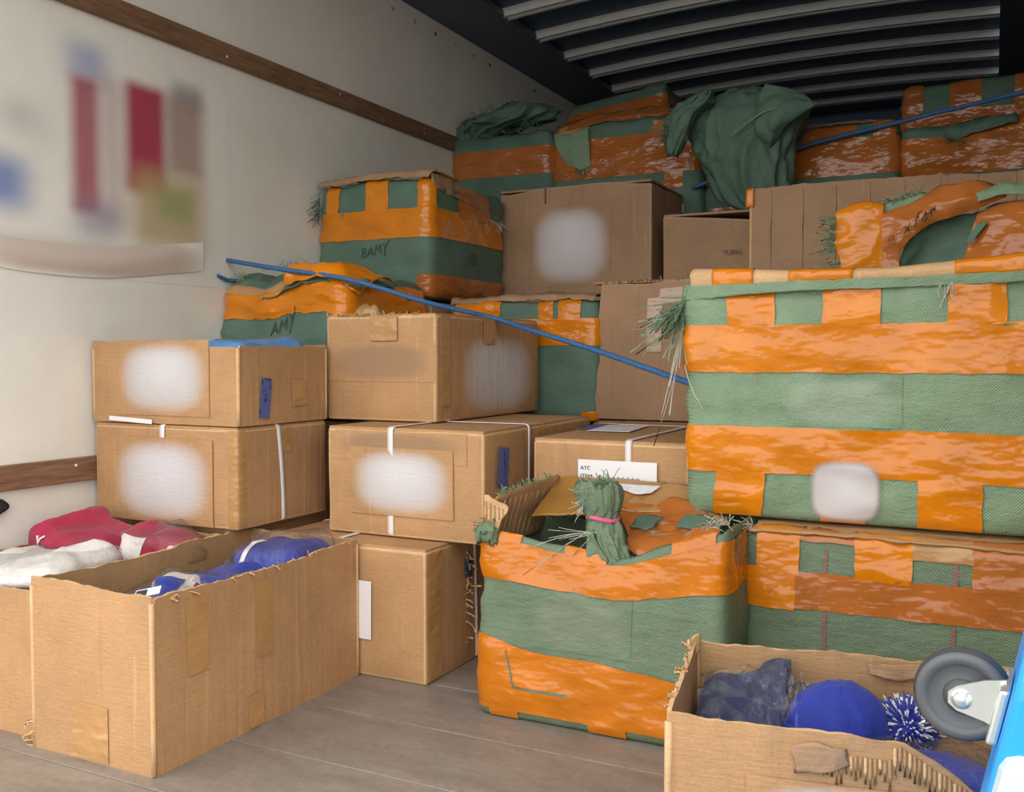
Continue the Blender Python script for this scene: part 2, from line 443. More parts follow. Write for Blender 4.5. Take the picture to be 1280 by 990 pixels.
def strokes(txt, t, z, h, slant=.15, rise=0.0, asp=.75):
    out, cx = [], 0
    for ch in txt:
        if ch == ' ': cx += .5; continue
        g = GLYPH[ch]
        for st in g: out.append([(t + (cx + x + slant * y) * h * asp, z + y * h + rise * (cx + x) * h) for x, y in st])
        cx += max(x for st in g for x, y in st) + .28
    return out

def catmull(p0, p1, p2, p3, t):
    return .5 * ((2 * p1) + (-p0 + p2) * t + (2 * p0 - 5 * p1 + 4 * p2 - p3) * t * t + (-p0 + 3 * p1 - 3 * p2 + p3) * t ** 3)
def resample(pts, n):
    pts = [Vector(p) for p in pts]; m = len(pts) - 1; out = []
    for i in range(n):
        u = i / (n - 1) * m; k = min(int(u), m - 1); t = u - k
        out.append(catmull(pts[max(k - 1, 0)], pts[k], pts[k + 1], pts[min(k + 2, m)], t))
    return out
def sheet(name, ctrl, mat, parent=None, nu=24, nv=24, amp=.004, freq=9, thick=.003, seed=0, crease=0.0, jag=0.0):
    rows = [resample(r, nu) for r in ctrl]
    cols = [resample([r[i] for r in rows], nv) for i in range(nu)]
    V = []; k0 = Vector((seed * 3.3, seed * 1.7, seed * 5.1))
    for j in range(nv):
        for i in range(nu):
            p = cols[i][j]
            a = cols[min(i + 1, nu - 1)][j] - cols[max(i - 1, 0)][j]; b = cols[i][min(j + 1, nv - 1)] - cols[i][max(j - 1, 0)]
            n = a.cross(b); n = n.normalized() if n.length > 1e-9 else Vector((0, -1, 0))
            d = amp * noise.noise((p + k0) * freq)
            if crease: d += crease * (ridge((p + k0) * freq * 1.3) - .45)
            q = p + n * d
            if jag and j in (0, nv - 1): q += b.normalized() * jag * noise.noise((p + k0) * 45)
            if jag and i in (0, nu - 1): q += a.normalized() * jag * noise.noise((p + k0) * 45)
            V.append(q)
    o = mesh(name, V, gridfaces(nu, nv), mat, parent)
    if thick:
        md = o.modifiers.new('solid', 'SOLIDIFY'); md.thickness = thick; md.offset = 0
    return o
def loft(name, rings, mat, parent=None, na=56, nz=40, fold=.1, ffreq=2.2, seed=0, zf=5, caps=True):
    """rings: (cx, cy, z, rx, ry)"""
    R = resample([(r[0], r[1], r[2]) for r in rings], nz); Q = resample([(r[3], r[4], 0) for r in rings], nz)
    V = []
    for j in range(nz):
        for i in range(na):
            a = 2 * pi * i / na
            rr = 1 + fold * ((ridge(Vector((cos(a) * ffreq + seed * 3, sin(a) * ffreq, R[j].z * zf + seed))) - .4) * 1.3
                 + .5 * (ridge(Vector((cos(a) * ffreq * 2.3 + seed, sin(a) * ffreq * 2.3 + 5, R[j].z * zf * 1.6))) - .4))
            V.append((R[j].x + max(.001, Q[j].x) * rr * cos(a), R[j].y + max(.001, Q[j].y) * rr * sin(a), R[j].z + .06 * fold * noise.noise(Vector((cos(a) * 3, sin(a) * 3, j * .2 + seed)))))
    Fc = []
    for j in range(nz - 1):
        for i in range(na):
            k = (i + 1) % na; Fc.append((j * na + i, j * na + k, (j + 1) * na + k, (j + 1) * na + i))
    if caps:
        V.append(R[0]); V.append(R[-1]); a, b = len(V) - 2, len(V) - 1
        for i in range(na):
            k = (i + 1) % na; Fc.append((a, k, i)); Fc.append((b, (nz - 1) * na + i, (nz - 1) * na + k))
    return mesh(name, V, Fc, mat, parent)
def tube(name, pts, rad, mat, parent=None, n=None, ns=8, ends=True, flat=1.0):
    P = resample(pts, n) if n else [Vector(p) for p in pts]
    V, Fc = [], []
    for i, p in enumerate(P):
        d = (P[min(i + 1, len(P) - 1)] - P[max(0, i - 1)]).normalized()
        u = d.cross(Vector((0, 0, 1))); u = u.normalized() if u.length > 1e-4 else Vector((1, 0, 0)); v = d.cross(u)
        r = rad(i / (len(P) - 1)) if callable(rad) else rad
        for k in range(ns):
            a = 2 * pi * k / ns; V.append(p + u * r * cos(a) + v * r * sin(a) * flat)
    for i in range(len(P) - 1):
        for k in range(ns):
            q = (k + 1) % ns; Fc.append((i * ns + k, i * ns + q, (i + 1) * ns + q, (i + 1) * ns + k))
    if ends:
        Fc.append(tuple(range(ns))[::-1]); Fc.append(tuple((len(P) - 1) * ns + k for k in range(ns)))
    return mesh(name, V, Fc, mat, parent)
def fringe(name, a, b, dirv, n, ln, mat, parent, rad=.0011, spread=.5, seed=0):
    """loose plastic threads hanging from a torn edge between a and b"""
    rnd = random.Random(seed + 11); a, b, dirv = Vector(a), Vector(b), Vector(dirv).normalized()
    V, Fc = [], []
    for i in range(n):
        p = a.lerp(b, rnd.random()); d = dirv + Vector((rnd.uniform(-1, 1), rnd.uniform(-1, 1), rnd.uniform(-1, 1))) * spread
        l = ln * rnd.uniform(.4, 1.2); base = len(V); m = 6
        cur = Vector((rnd.uniform(-1, 1), rnd.uniform(-1, 1), rnd.uniform(-1.2, .4))) * .8
        for k in range(m):
            t = k / (m - 1); q = p + d.normalized() * l * t + cur * l * t * t * .6
            for g in range(3):
                an = 2 * pi * g / 3; V.append(q + Vector((cos(an), .3 * sin(an), sin(an))) * rad)
        for k in range(m - 1):
            for g in range(3):
                h = (g + 1) % 3; Fc.append((base + k * 3 + g, base + k * 3 + h, base + k * 3 + 3 + h, base + k * 3 + 3 + g))
    o = mesh(name, V, Fc, mat, parent); o['kind'] = 'stuff'
    return o
def plate(name, c, w, h, mat, parent, face='front', roll=0.0, th=.0008, nb=1):
    """flat sheet of paper standing on a front (-y) or right (+x) or top face, centre c"""
    cs, sn = cos(roll), sin(roll); V = []
    for d in (0, th):
        for (a, b) in ((-w / 2, -h / 2), (w / 2, -h / 2), (w / 2, h / 2), (-w / 2, h / 2)):
            u, v = a * cs - b * sn, a * sn + b * cs
            if face == 'front': V.append((c[0] + u, c[1] - d, c[2] + v))
            elif face == 'right': V.append((c[0] + d, c[1] + u, c[2] + v))
            else: V.append((c[0] + u, c[1] + v, c[2] + d))
    Fc = [(0, 3, 2, 1), (4, 5, 6, 7), (0, 1, 5, 4), (1, 2, 6, 5), (2, 3, 7, 6), (3, 0, 4, 7)]
    return mesh(name, V, Fc, mat, parent, smooth=False)
def lettering(name, txt, loc, size, mat, parent, rot=(pi / 2, 0, 0)):
    cu = bpy.data.curves.new(name, 'FONT'); cu.body = txt; cu.size = size; cu.extrude = .0003
    tmp = bpy.data.objects.new(name + '_tmp', cu); COL.objects.link(tmp)
    dg = bpy.context.evaluated_depsgraph_get(); me = bpy.data.meshes.new_from_object(tmp.evaluated_get(dg))
    bpy.data.objects.remove(tmp)
    me.materials.clear(); me.materials.append(mat)
    o = bpy.data.objects.new(name, me); COL.objects.link(o); o.parent = parent; o.location = loc; o.rotation_euler = rot
    return o
def lathe(name, prof, mat, parent, axis='Y', n=48, loc=(0, 0, 0)):
    V, Fc = [], []; m = len(prof)
    for i in range(n):
        a = 2 * pi * i / n
        for (r, h) in prof:
            V.append((r * cos(a), h, r * sin(a)) if axis == 'Y' else ((h, r * cos(a), r * sin(a)) if axis == 'X' else (r * cos(a), r * sin(a), h)))
    for i in range(n):
        k = (i + 1) % n
        for j in range(m - 1): Fc.append((i * m + j, k * m + j, k * m + j + 1, i * m + j + 1))
    o = mesh(name, V, Fc, mat, parent); o.location = loc
    return o
def soft_label(mat_key, col): return MATS[mat_key]

# ---------------------------------------------------------------- composite builders
def strap_ring(root, W, D, H, kind, at, wd=.017, off=.002, sag=.0):
    """packing strap round the box: kind 'yz' at x=at, or 'xz' at y=at (local)"""
    A = (D if kind == 'yz' else W) / 2 + off; V = []; r = .012; prof = []
    for (cx, cz, a0) in ((A - r, H + off - r, 0), (-(A - r), H + off - r, 90), (-(A - r), r + .0005, 180), (A - r, r + .0005, 270)):
        for k in range(5):
            a = radians(a0 + 22.5 * k); prof.append((cx + r * cos(a), cz + r * sin(a)))
    dense = []
    for i in range(len(prof)):
        p, q = prof[i], prof[(i + 1) % len(prof)]
        m = max(1, int(math.hypot(q[0] - p[0], q[1] - p[1]) / .05))
        dense += [(p[0] + (q[0] - p[0]) * k / m, p[1] + (q[1] - p[1]) * k / m) for k in range(m)]
    for (c, z) in dense:
        sh = at + sag * (z / H) ** 2
        for s in (-wd / 2, wd / 2):
            V.append((sh + s, c, z) if kind == 'yz' else (c, sh + s, z))
    n = len(dense); Fc = [(2 * i, 2 * i + 1, 2 * ((i + 1) % n) + 1, 2 * ((i + 1) % n)) for i in range(n)]
    o = mesh('strap', V, Fc, STRAPM, root)
    md = o.modifiers.new('solid', 'SOLIDIFY'); md.thickness = .0015; md.offset = 0
    return o
def carton(name, label, x0, x1, y0, y1, z0, z1, rz=0, grey=False, seed=0, amp=.004, flaps=True, warp=None, group=None, tape=True):
    W, D, H = x1 - x0, y1 - y0, z1 - z0
    root = thing(name, label, 'carton', ((x0 + x1) / 2, (y0 + y1) / 2, z0), rz, group)
    mats = [CARD_GY, CARD_GY_LT] if grey else [CARD, CARD_LT]
    Hb = H - .006 if flaps else H
    s = Soft(W, D, Hb, .007, amp, 5, seed=seed, warp=warp)
    s.body('body', mats, root, .04)
    if flaps:
        for sg in (-1, 1):
            ys = (-D / 2 + .003, -.0025) if sg < 0 else (.0025, D / 2 - .003)
            boxmesh('flap', (-W / 2 + .003, ys[0], Hb - .0035), (W / 2 - .003, ys[1], H - .001), mats[0], root, .0015)
        if tape:
            s.patch('tape', TAN, root, W + D / 2 - .025, W + D / 2 + .025, Hb - .07, Hb - .004, .0015)
    root_s = (root, s)
    return root_s
def panel(name, p0, p1, H, mat, root, th=.006, jag=.004, topf=None, lean=(0, 0), seed=0, step=.012, rim=None):
    """standing sheet of corrugated board from p0 to p1 with a torn top edge"""
    p0, p1 = Vector((*p0, 0)), Vector((*p1, 0)); d = p1 - p0; ln = d.length; d.normalize(); n = Vector((d.y, -d.x, 0))
    nu = max(3, int(ln / step)); zs = [0, .12, .3, .5, .7, .85, .95, 1]
    V = []; m = len(zs)
    for side in (1, -1):
        for i in range(nu + 1):
            t = i / nu; u = ln * t
            h = H + (topf(t) if topf else 0) + jag * (noise.noise(Vector((u * 16, seed * 5.1, 0))) + .8 * noise.noise(Vector((u * 55, seed * 2.1 + (.35 if side > 0 else 0), 3))))
            for z in zs:
                w_ = .0012 * noise.noise(Vector((u * 5, z * 3, seed * 1.3))) * (z + .1)
                V.append(p0 + d * u + n * (side * th / 2 + w_) + Vector((lean[0] * z * z, lean[1] * z * z, h * z)))
    Fc, mi = [], []; off = (nu + 1) * m
    for i in range(nu):
        for j in range(m - 1):
            a = i * m + j; b = a + m
            Fc.append((a, b, b + 1, a + 1)); mi.append(0)
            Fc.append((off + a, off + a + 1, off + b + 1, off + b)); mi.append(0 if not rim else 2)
        a = i * m + m - 1; Fc.append((a, a + m, off + a + m, off + a)); mi.append(1)
        a = i * m; Fc.append((a, off + a, off + a + m, a + m)); mi.append(1)
    for i in (0, nu):
        for j in range(m - 1):
            a = i * m + j; q = (a, a + 1, off + a + 1, off + a); Fc.append(q if i == 0 else q[::-1]); mi.append(1)
    o = mesh(name, V, Fc, [mat, CARD_LT, CARD_IN], root, True, mi)
    md = o.modifiers.new('es', 'EDGE_SPLIT'); md.split_angle = radians(50)
    return o
def open_carton(name, label, cx, cy, z0, W, D, H, rz=0, jag=.004, tops=(None,) * 4, leans=((0, 0),) * 4, mat=None, seed=0, bottom=True):
    mat = mat or CARD
    root = thing(name, label, 'carton', (cx, cy, z0), rz)
    hx, hy = W / 2, D / 2; e = .004
    panel('front_panel', (-hx, -hy), (hx, -hy), H, mat, root, jag=jag, topf=tops[0], lean=leans[0], seed=seed + 1, rim=True)
    panel('side_panel', (hx, -hy + e), (hx, hy - e), H, mat, root, jag=jag, topf=tops[1], lean=leans[1], seed=seed + 2, rim=True)
    panel('back_panel', (hx, hy), (-hx, hy), H, mat, root, jag=jag, topf=tops[2], lean=leans[2], seed=seed + 3, rim=True)
    panel('side_panel', (-hx, hy - e), (-hx, -hy + e), H, mat, root, jag=jag, topf=tops[3], lean=leans[3], seed=seed + 4, rim=True)
    # rounded worn corner folds
    for (a, b) in ((hx, -hy), (-hx, -hy), (hx, hy), (-hx, hy)):
        tube('corner_fold', [(a, b, .002), (a, b, H * .5), (a, b, H - .012)], .0055, CARD_LT, root, 5, 8)
    if bottom: boxmesh('bottom_panel', (-hx, -hy, .001), (hx, hy, .006), mat, root)
    return root
def sack(name, label, x0, x1, y0, y1, z0, z1, bands=(), strips=(), mat=None, tape=None, r=.03, amp=.010, crease=.010, bulge=.012, seed=0, warp=None, rz=0, step=.026, cat='bale', top=True):
    """bale wrapped in woven plastic, bands = (z0, z1), strips = (t0, t1, z0, z1) of tape"""
    W, D, H = x1 - x0, y1 - y0, z1 - z0
    root = thing(name, label, cat, ((x0 + x1) / 2, (y0 + y1) / 2, z0), rz)
    s = Soft(W, D, H, r, amp, 5, crease, bulge, seed, warp)
    s.body('woven_wrap', mat or GREEN, root, step, top=top)
    tape = tape or ORANGE
    for (a, b) in bands:
        s.patch('tape_band', tape, root, -D, W + D, a, b, .0030, .018, .003)
    for st in strips:
        s.patch('tape_strip', st[4] if len(st) > 4 else tape, root, st[0], st[1], st[2], st[3], .0036, .016, .003)
    return root, s
def pack(name, label, loc, size, mat, rz=0, tilt=(0, 0), seed=0, plastic=True, cat='clothing', r=None, extra=None):
    """folded garment, usually in a clear bag"""
    W, D, H = size
    root = thing(name, label, cat, loc, rz); root.rotation_euler = (tilt[0], tilt[1], rz)
    s = Soft(W, D, H, r or min(H * .40, .035), .008, 8, .022, .0, seed)
    s.body('folded_cloth', mat, root, .011)
    if extra: extra(root, s)
    if plastic:
        q = Soft(W + .018, D + .018, H + .012, min(H * .48, .05), .016, 8, .02, .0, seed + .37)
        o = q.body('plastic_bag', plastic if plastic is not True else PLAST, root, .02); o.location.z = -.003
    return root

# ================================================================ THE TRUCK
XL, XR, Y0, Y1, ZT = -2.25, 0.24, 1.02, 6.75, 2.27
ground = struct(boxmesh('ground', (-30, -40, -1.2), (30, 30, -1.1), ASPHALT))
sub = struct(boxmesh('floor', (XL - .05, Y0, -.09), (XR + .05, Y1, -.004), RUBBER_D))
yy = Y0 + .05; k = 0
struct(boxmesh('floor_tail_lift', (XL, .55, -.06), (XR, Y0 - .005, -.001), FLOOR))
ys = [1.02, 1.26, 1.50, 1.74, 1.98] + [1.98 + .24 * i for i in range(1, 20)] + [6.75]
for a, b in zip(ys, ys[1:]):
    boxmesh('floor_board', (XL, a + .0015, -.03), (XR, b - .0015, 0.0), FLOOR, sub, .002)
wl = struct(boxmesh('wall_left', (XL - .04, Y0, -.05), (XL, Y1, ZT + .03), WALL))
struct(boxmesh('wall_right', (XR, Y0, -.05), (XR + .04, Y1, ZT + .03), DARK_LINING))
struct(boxmesh('wall_front', (XL - .04, Y1, -.05), (XR + .04, Y1 + .04, ZT + .2), NAVY))
for i in range(24):   # rivets below the cove
    o = lathe('rivet', [(.0, .005), (.006, .004), (.0095, .0)], STEEL if i % 3 else RUBBER, wl, 'X', 10, (XL + .0005, 2.7 + .172 * i, 2.235))
# roof sheet, slightly bowed, with hat ribs
def bow(x): 
    u = (x - (-2.01)) / (0.0 + 2.01); return 2.34 + .035 * (1 - (2 * u - 1) ** 2) + .022 * u
xs = [-2.05 + 2.09 * i / 20 for i in range(21)]
V = [(x, y, bow(x) + .03) for y in (Y0, Y1) for x in xs] + [(x, y, bow(x) + .06) for y in (Y0, Y1) for x in xs]
Fc = gridfaces(21, 2, True) + [tuple(i + 42 for i in f[::-1]) for f in gridfaces(21, 2, True)]
ceil = struct(mesh('ceiling', V, Fc, NAVY))
for i in range(-9, 7):
    y = 4.66 + .345 * i
    if y < Y0 + .1 or y > Y1 - .05: continue
    V = []
    prof = [(-.048, .031), (-.040, .022), (-.030, .0), (-.010, .0), (-.006, .012), (.006, .012), (.010, .0), (.030, .0), (.040, .022), (.048, .031)]
    for x in xs:
        for (dy, dz) in prof: V.append((x, y + dy, bow(x) + dz))
    mesh('roof_rib', V, gridfaces(len(prof), 21), RIBM, ceil, smooth=False)
def cove(name, xw, xi):
    prof = [(xw, ZT), (xw + (xi - xw) * .12, ZT + .035), (xw + (xi - xw) * .35, ZT + .055), (xi, 2.34), (xi, 2.365), (xw, 2.40)]
    V = [(x, y, z) for y in (Y0, Y1) for (x, z) in prof]; n = len(prof)
    Fc = [(i, (i + 1) % n, n + (i + 1) % n, n + i) for i in range(n)]
    return struct(mesh(name, V, Fc, HAZE_COVE, smooth=False))
cove('trim_1', XL - .02, -2.01); cove('trim_2', XR + .02, 0.0)
def rail(name, za, zb):
    o = struct(boxmesh(name, (XL, Y0, za), (XL + .022, Y1, zb), WOOD, None, .003))
    for i in range(9):
        lathe('screw', [(0, .002), (.005, .0015), (.006, 0)], STEEL, o, 'X', 10, (XL + .0225, 1.2 + .6 * i, (za + zb) / 2 + (.012 if i % 2 else -.012)))
    return o
rail('trim_3', 1.745, 1.81); rail('trim_4', .457, .522)

# printed banner on the left wall
m_wall('banner_print', ('Y', .3, 9.0, None, [
    (.12, .25, .49, .61, .07, (.45, .45, .42), .55), (.02, .20, .22, .40, .07, (.10, .18, .46), .8),
    (.34, .48, .74, .89, .06, (.30, .34, .52), .75), (.35, .45, .24, .76, .035, (.36, .05, .08), .85),
    (.45, .54, .20, .79, .05, (.50, .37, .35), .6), (.55, .71, .36, .80, .035, (.38, .025, .06), .95),
    (.71, .88, .46, .80, .05, (.34, .20, .15), .8), (.57, .88, .15, .46, .07, (.48, .36, .18), .85), (.68, .82, .27, .39, .05, (.28, .34, .12), .7),
    (.74, .88, .77, .86, .04, (.20, .15, .18), .6), (.36, .52, .15, .30, .06, (.28, .24, .32), .6),
    (.05, .86, .06, .12, .05, (.52, .40, .32), .75)]))
ban = thing('banner', 'creased cream banner with washed-out red and blue print on the left wall', 'banner', (XL + .001, 1.96, 1.02))
sheet('printed_cloth', [[(0, -.46 + .92 * i / 4, z) for i in range(5)] for z in (0, .24, .48, .72)], MATS['banner_print'], ban, 30, 24, 0, 5, 0)
hem = [[(.002, -.46, .085), (.003, -.30, .08), (.004, -.05, .085), (.004, .20, .12), (.002, .34, .14)], [(.008, -.46, .055), (.012, -.30, .04), (.014, -.05, .04), (.012, .20, .08), (.006, .34, .10)], [(.002, -.46, .02), (.003, -.30, .0), (.004, -.05, .0), (.004, .20, .03), (.002, .34, .05)]]
m_wall('banner_hem', ('Y', .2, 4.0, (.60, .50, .42), []))
sheet('rolled_hem', hem, MATS['banner_hem'], ban, 30, 12, .001, 8, 0)

# soft pale labels / faded print
CB = (.47, .27, .128); CG = (.37, .225, .13); WG = (.215, .315, .195)
LB = (.52, .475, .455); LI = [(.25, .75, .35, .9, .25, (.66, .64, .66), .7)]
m_card('washed_label', CB, ('X', .08, 3.0, LB, LI)); m_card('washed_label_side', CB, ('Y', .08, 3.0, LB, LI)); m_card('washed_label_grey', CG, ('X', .08, 3.0, LB, LI))
m_card('faded_print', CB, ('X', .15, 3.0, (.33, .20, .11), [])); m_card('faded_print_soft', CB, ('X', .15, 3.0, (.42, .25, .125), []))
m_weave('faded_green', (.145, .205, .125), .45, ('X', .15, 3.0, (.165, .205, .13), [])); m_weave('faded_green_lt', WG, .45, ('X', .15, 3.0, (.27, .35, .24), []))
m_softprint('washed_label_bale', LI, LB, 'X', .4, 3.5)
def flabel(s, root, name, matn, t0, t1, z0, z1, grow=.03):
    return s.patch(name, MATS[matn], root, t0 - grow, t1 + grow, z0 - grow, z1 + grow, .0085, .014)
def hug(s, root, name, matn, t, z, w, h, off=.0016):
    return s.patch(name, MATS[matn], root, t - w / 2, t + w / 2, max(.004, z - h / 2), min(s.H - .004, z + h / 2), off, .02)
def glabel(root, name, matn, c, w, h, face='front'):
    """sheet of paper label on a flat carton face, slightly curled"""
    V = []; n = 6
    for j in range(n):
        for i in range(n):
            u, v = (i / (n - 1) - .5) * w, (j / (n - 1) - .5) * h
            V.append((c[0] + u, c[1], c[2] + v) if face == 'front' else (c[0], c[1] + u, c[2] + v))
    return mesh(name, V, gridfaces(n, n), MATS[matn] if isinstance(matn, str) else matn, root)

# ================================================================ CARTONS, LEFT AND MIDDLE STACKS
# long open carton at the front left
A = open_carton('open_carton', 'long open brown carton holding blue garments, front left on the floor', -1.5765, 1.6235, 0, .335, .651, .345, jag=.005,
                tops=(lambda t: .008 - .010 * t, lambda t: -.004 + .012 * sin(t * 9) * t * .4, None, lambda t: .004 * sin(t * 7)), seed=3)
hx, hy = .1675, .3255
for (t0, t1, za, zb) in ((.081, .138, .17, .325), (.282, .33, .15, .318), (.253, .30, .004, .075)):
    plate('tape', (hx + .0055, -hy + (t0 + t1) / 2, (za + zb) / 2), t1 - t0, zb - za, TAN, A, 'right', .02)
plate('tape', (-.0, -hy - .0045, .06), .10, .11, TAN, A, 'front')
fringe('torn_paper', (-hx, -hy, .0), (-hx, -hy, .05), (-1, -.6, .3), 14, .02, CARD_LT, A, .004, .6, 5)
fringe('torn_paper', (hx, -.30, .335), (hx, .30, .345), (1, 0, .1), 26, .014, CARD_LT, A, .002, .6, 6)
# far left open carton with red jerseys
B = open_carton('open_carton', 'open brown carton of red and white jerseys against the left wall', -2.0, 1.59, 0, .46, .53, .31, jag=.004, seed=9,
                tops=(None, lambda t: .02 * t, lambda t: .03, None))
# left stack
C0, s0 = carton('carton', 'brown carton at the bottom of the stack by the left wall', -2.235, -1.765, 1.90, 2.30, 0, .352, seed=21)
C1, s1 = carton('carton', 'brown carton with two white straps, second in the stack by the left wall', -2.225, -1.71, 1.86, 2.222, .354, .618, seed=22, amp=.004)
W, D, H = .515, .362, .264
strap_ring(C1, W, D, H, 'yz', -W / 2 + .256); strap_ring(C1, W, D, H, 'xz', -D / 2 + .175, sag=-.02)
hug(s1, C1, 'paper_label', 'washed_label', .255, .115, .36, .23, .0045)
s1.patch('tape', TAN, C1, W - .03, W + .03, .002, .255, .0012)
C2 = open_carton('open_carton', 'open brown carton with blue sticker on its side, topmost by the left wall', -1.968, 2.041, .620, .520, .355, .212, jag=.002, seed=33,
                 tops=(lambda t: .010 - .02 * t, lambda t: -.006, None, None))
hx, hy = .26, .1775
glabel(C2, 'paper_label', 'washed_label', (-hx + .262, -hy - .0055, .122), .33, .20)
plate('blue_sticker', (hx + .0085, -hy + .092, .070), .040, .105, BLUELAB, C2, 'right', -.12)
plate('tape', (hx + .0072, -hy + .23, .08), .06, .07, TAN, C2, 'right', .05)
plate('loose_paper', (-hx + .15, -hy - .012, .008), .16, .012, PAPER, C2, 'front', -.04)
pack('plastic_bundle', 'blue plastic film bundle poking out of the topmost left carton', (-1.80, 2.03, .742), (.16, .28, .095), FILM, seed=3, plastic=False, cat='plastic bundle')
# middle stack
M0, s = carton('carton', 'brown strapped carton standing on the floor with a white paper on its front', -1.70, -1.213, 1.96, 2.70, 0, .332, seed=41)
W, D, H = .487, .74, .332
plate('white_paper', (-W / 2 + .30, -D / 2 - .006, .168), .062, .146, PAPER, M0, 'front', -.01)
boxmesh('small_print', (-W / 2 + .272, -D / 2 - .0075, .208), (-W / 2 + .282, -D / 2 - .0066, .212), INK, M0)
strap_ring(M0, W, D, H, 'yz', -W / 2 + .21); strap_ring(M0, W, D, H, 'xz', -D / 2 + .255, sag=-.015)
s.patch('tape', TAN, M0, W + .0, W + .075, .004, .32, .0012)
fringe('torn_edge', (W / 2, -D / 2 + .20, .05), (W / 2, -D / 2 + .20, .30), (1, -.4, .1), 22, .03, CARD_LT, M0, .003, .5, 4)
boxmesh('handle_hole', (W / 2 - .01, -D / 2 + .19, .225), (W / 2 + .006, -D / 2 + .225, .275), NAVYC, M0, .003)
M1, s = carton('carton', 'brown carton with a single white front strap, second in the middle stack', -1.58, -1.108, 2.061, 2.75, .334, .616, seed=42, amp=.004)
W, D, H = .472, .689, .282
strap_ring(M1, W, D, H, 'yz', -W / 2 + .20); strap_ring(M1, W, D, H, 'xz', -D / 2 + .255)
hug(s, M1, 'paper_label', 'washed_label', .232, .143, .31, .175, .0045)
hug(s, M1, 'faded_print', 'faded_print', .225, .235, .40, .08)
plate('blue_sticker', (W / 2 + .0065, -D / 2 + .092, .185), .055, .10, BLUELAB, M1, 'right', -.10)
M2, s = carton('carton', 'brown carton on top of the middle stack with the blue rope over it', -1.72, -1.354, 2.243, 2.90, .618, .918, seed=43, amp=.004)
W, D, H = .366, .657, .300
hug(s, M2, 'faded_print', 'faded_print', .182, .165, .36, .11)
hug(s, M2, 'paper_label', 'washed_label_side', W + .375, .125, .50, .25)
plate('tape', (W / 2 + .0065, -D / 2 + .30, .255), .07, .075, TAN, M2, 'right')
plate('tape', (W / 2 + .0065, -D / 2 + .04, .17), .05, .25, TAN, M2, 'right')
plate('tape', (-W / 2 + .20, -D / 2 - .006, .26), .09, .07, TAN, M2, 'front')
fringe('torn_edge', (-W / 2, -D / 2, .295), (W / 2, -D / 2, .298), (0, -.5, 1), 34, .012, CARD_LT, M2, .0022, .6, 8)
loft('tape_tangle', [(-.06, -.30, .295, .05, .03), (-.055, -.30, .312, .04, .025), (-.05, -.30, .322, .012, .01)], TAN, M2, 24, 10, .3)

# strapped carton behind the open bale
I0, s = carton('carton', 'brown carton underneath the strapped carton with the printed white label', -1.04, -.66, 2.24, 2.92, 0, .298, seed=51)
I, s = carton('carton', 'low brown carton with a printed white label behind the open bale', -1.05, -.64, 2.22, 2.94, .30, .592, seed=52)
W, D, H = .41, .72, .292
strap_ring(I, W, D, H, 'yz', -W / 2 + .258, .016); strap_ring(I, W, D, H, 'xz', -D / 2 + .52, .016)
lab = plate('white_label', (-W / 2 + .23, -D / 2 - .0065, .205), .205, .075, PAPER, I)
lettering('lettering', 'ATC', (-W / 2 + .134, -D / 2 - .0082, .217), .014, INK, lab)
lettering('lettering', 'ITEM:', (-W / 2 + .134, -D / 2 - .0082, .196), .015, INK, lab)
for i_ in range(26): boxmesh('small_print', (-W / 2 + .182 + .0042 * i_, -D / 2 - .0080, .197), (-W / 2 + .1845 + .0042 * i_, -D / 2 - .0072, .2005 + .003 * ((i_ * 7) % 3 == 0)), INK_SOFT, lab)
plate('white_paper', (-W / 2 + .10, -D / 2 + .36, H + .002), .12, .24, SMALLPRINT, I, 'top', .1)
plate('dark_sticker', (-W / 2 + .02, -D / 2 + .40, H + .0015), .07, .22, BLUELAB, I, 'top', .1)

# ================================================================ SECOND ROW
U = []
def hidden(x0, x1, y0, y1, z0, z1, sd):
    r, s_ = carton('carton', 'plain brown carton packed out of sight in the lower rear rows', x0, x1, y0, y1, z0, z1, seed=sd, group='cartons in the lower rear rows', amp=.002)
hidden(-2.24, -1.76, 2.39, 2.84, 0, .60, 61); hidden(-2.24, -1.77, 2.90, 3.40, 0, .99, 62)
hidden(-1.70, -1.22, 2.98, 3.40, 0, .575, 63); hidden(-1.19, -.67, 2.98, 3.38, 0, .588, 64)
hidden(-1.76, -1.16, 3.48, 3.84, 0, .995, 65); hidden(-1.10, -.72, 3.42, 3.84, 0, .995, 66)
hidden(-.66, .20, 3.14, 3.56, 0, .985, 67); hidden(-2.22, -1.78, 3.92, 4.34, 0, 1.48, 68)
hidden(-1.72, -1.12, 3.92, 4.34, 0, 1.295, 69); hidden(-1.88, -1.36, 4.44, 4.86, 0, 1.66, 70)
hidden(-1.06, -.40, 3.92, 4.34, 0, 1.195, 71); hidden(-.36, .20, 3.92, 4.34, 0, 1.43, 72); hidden(-.36, .20, 4.42, 4.84, 0, 1.60, 73)

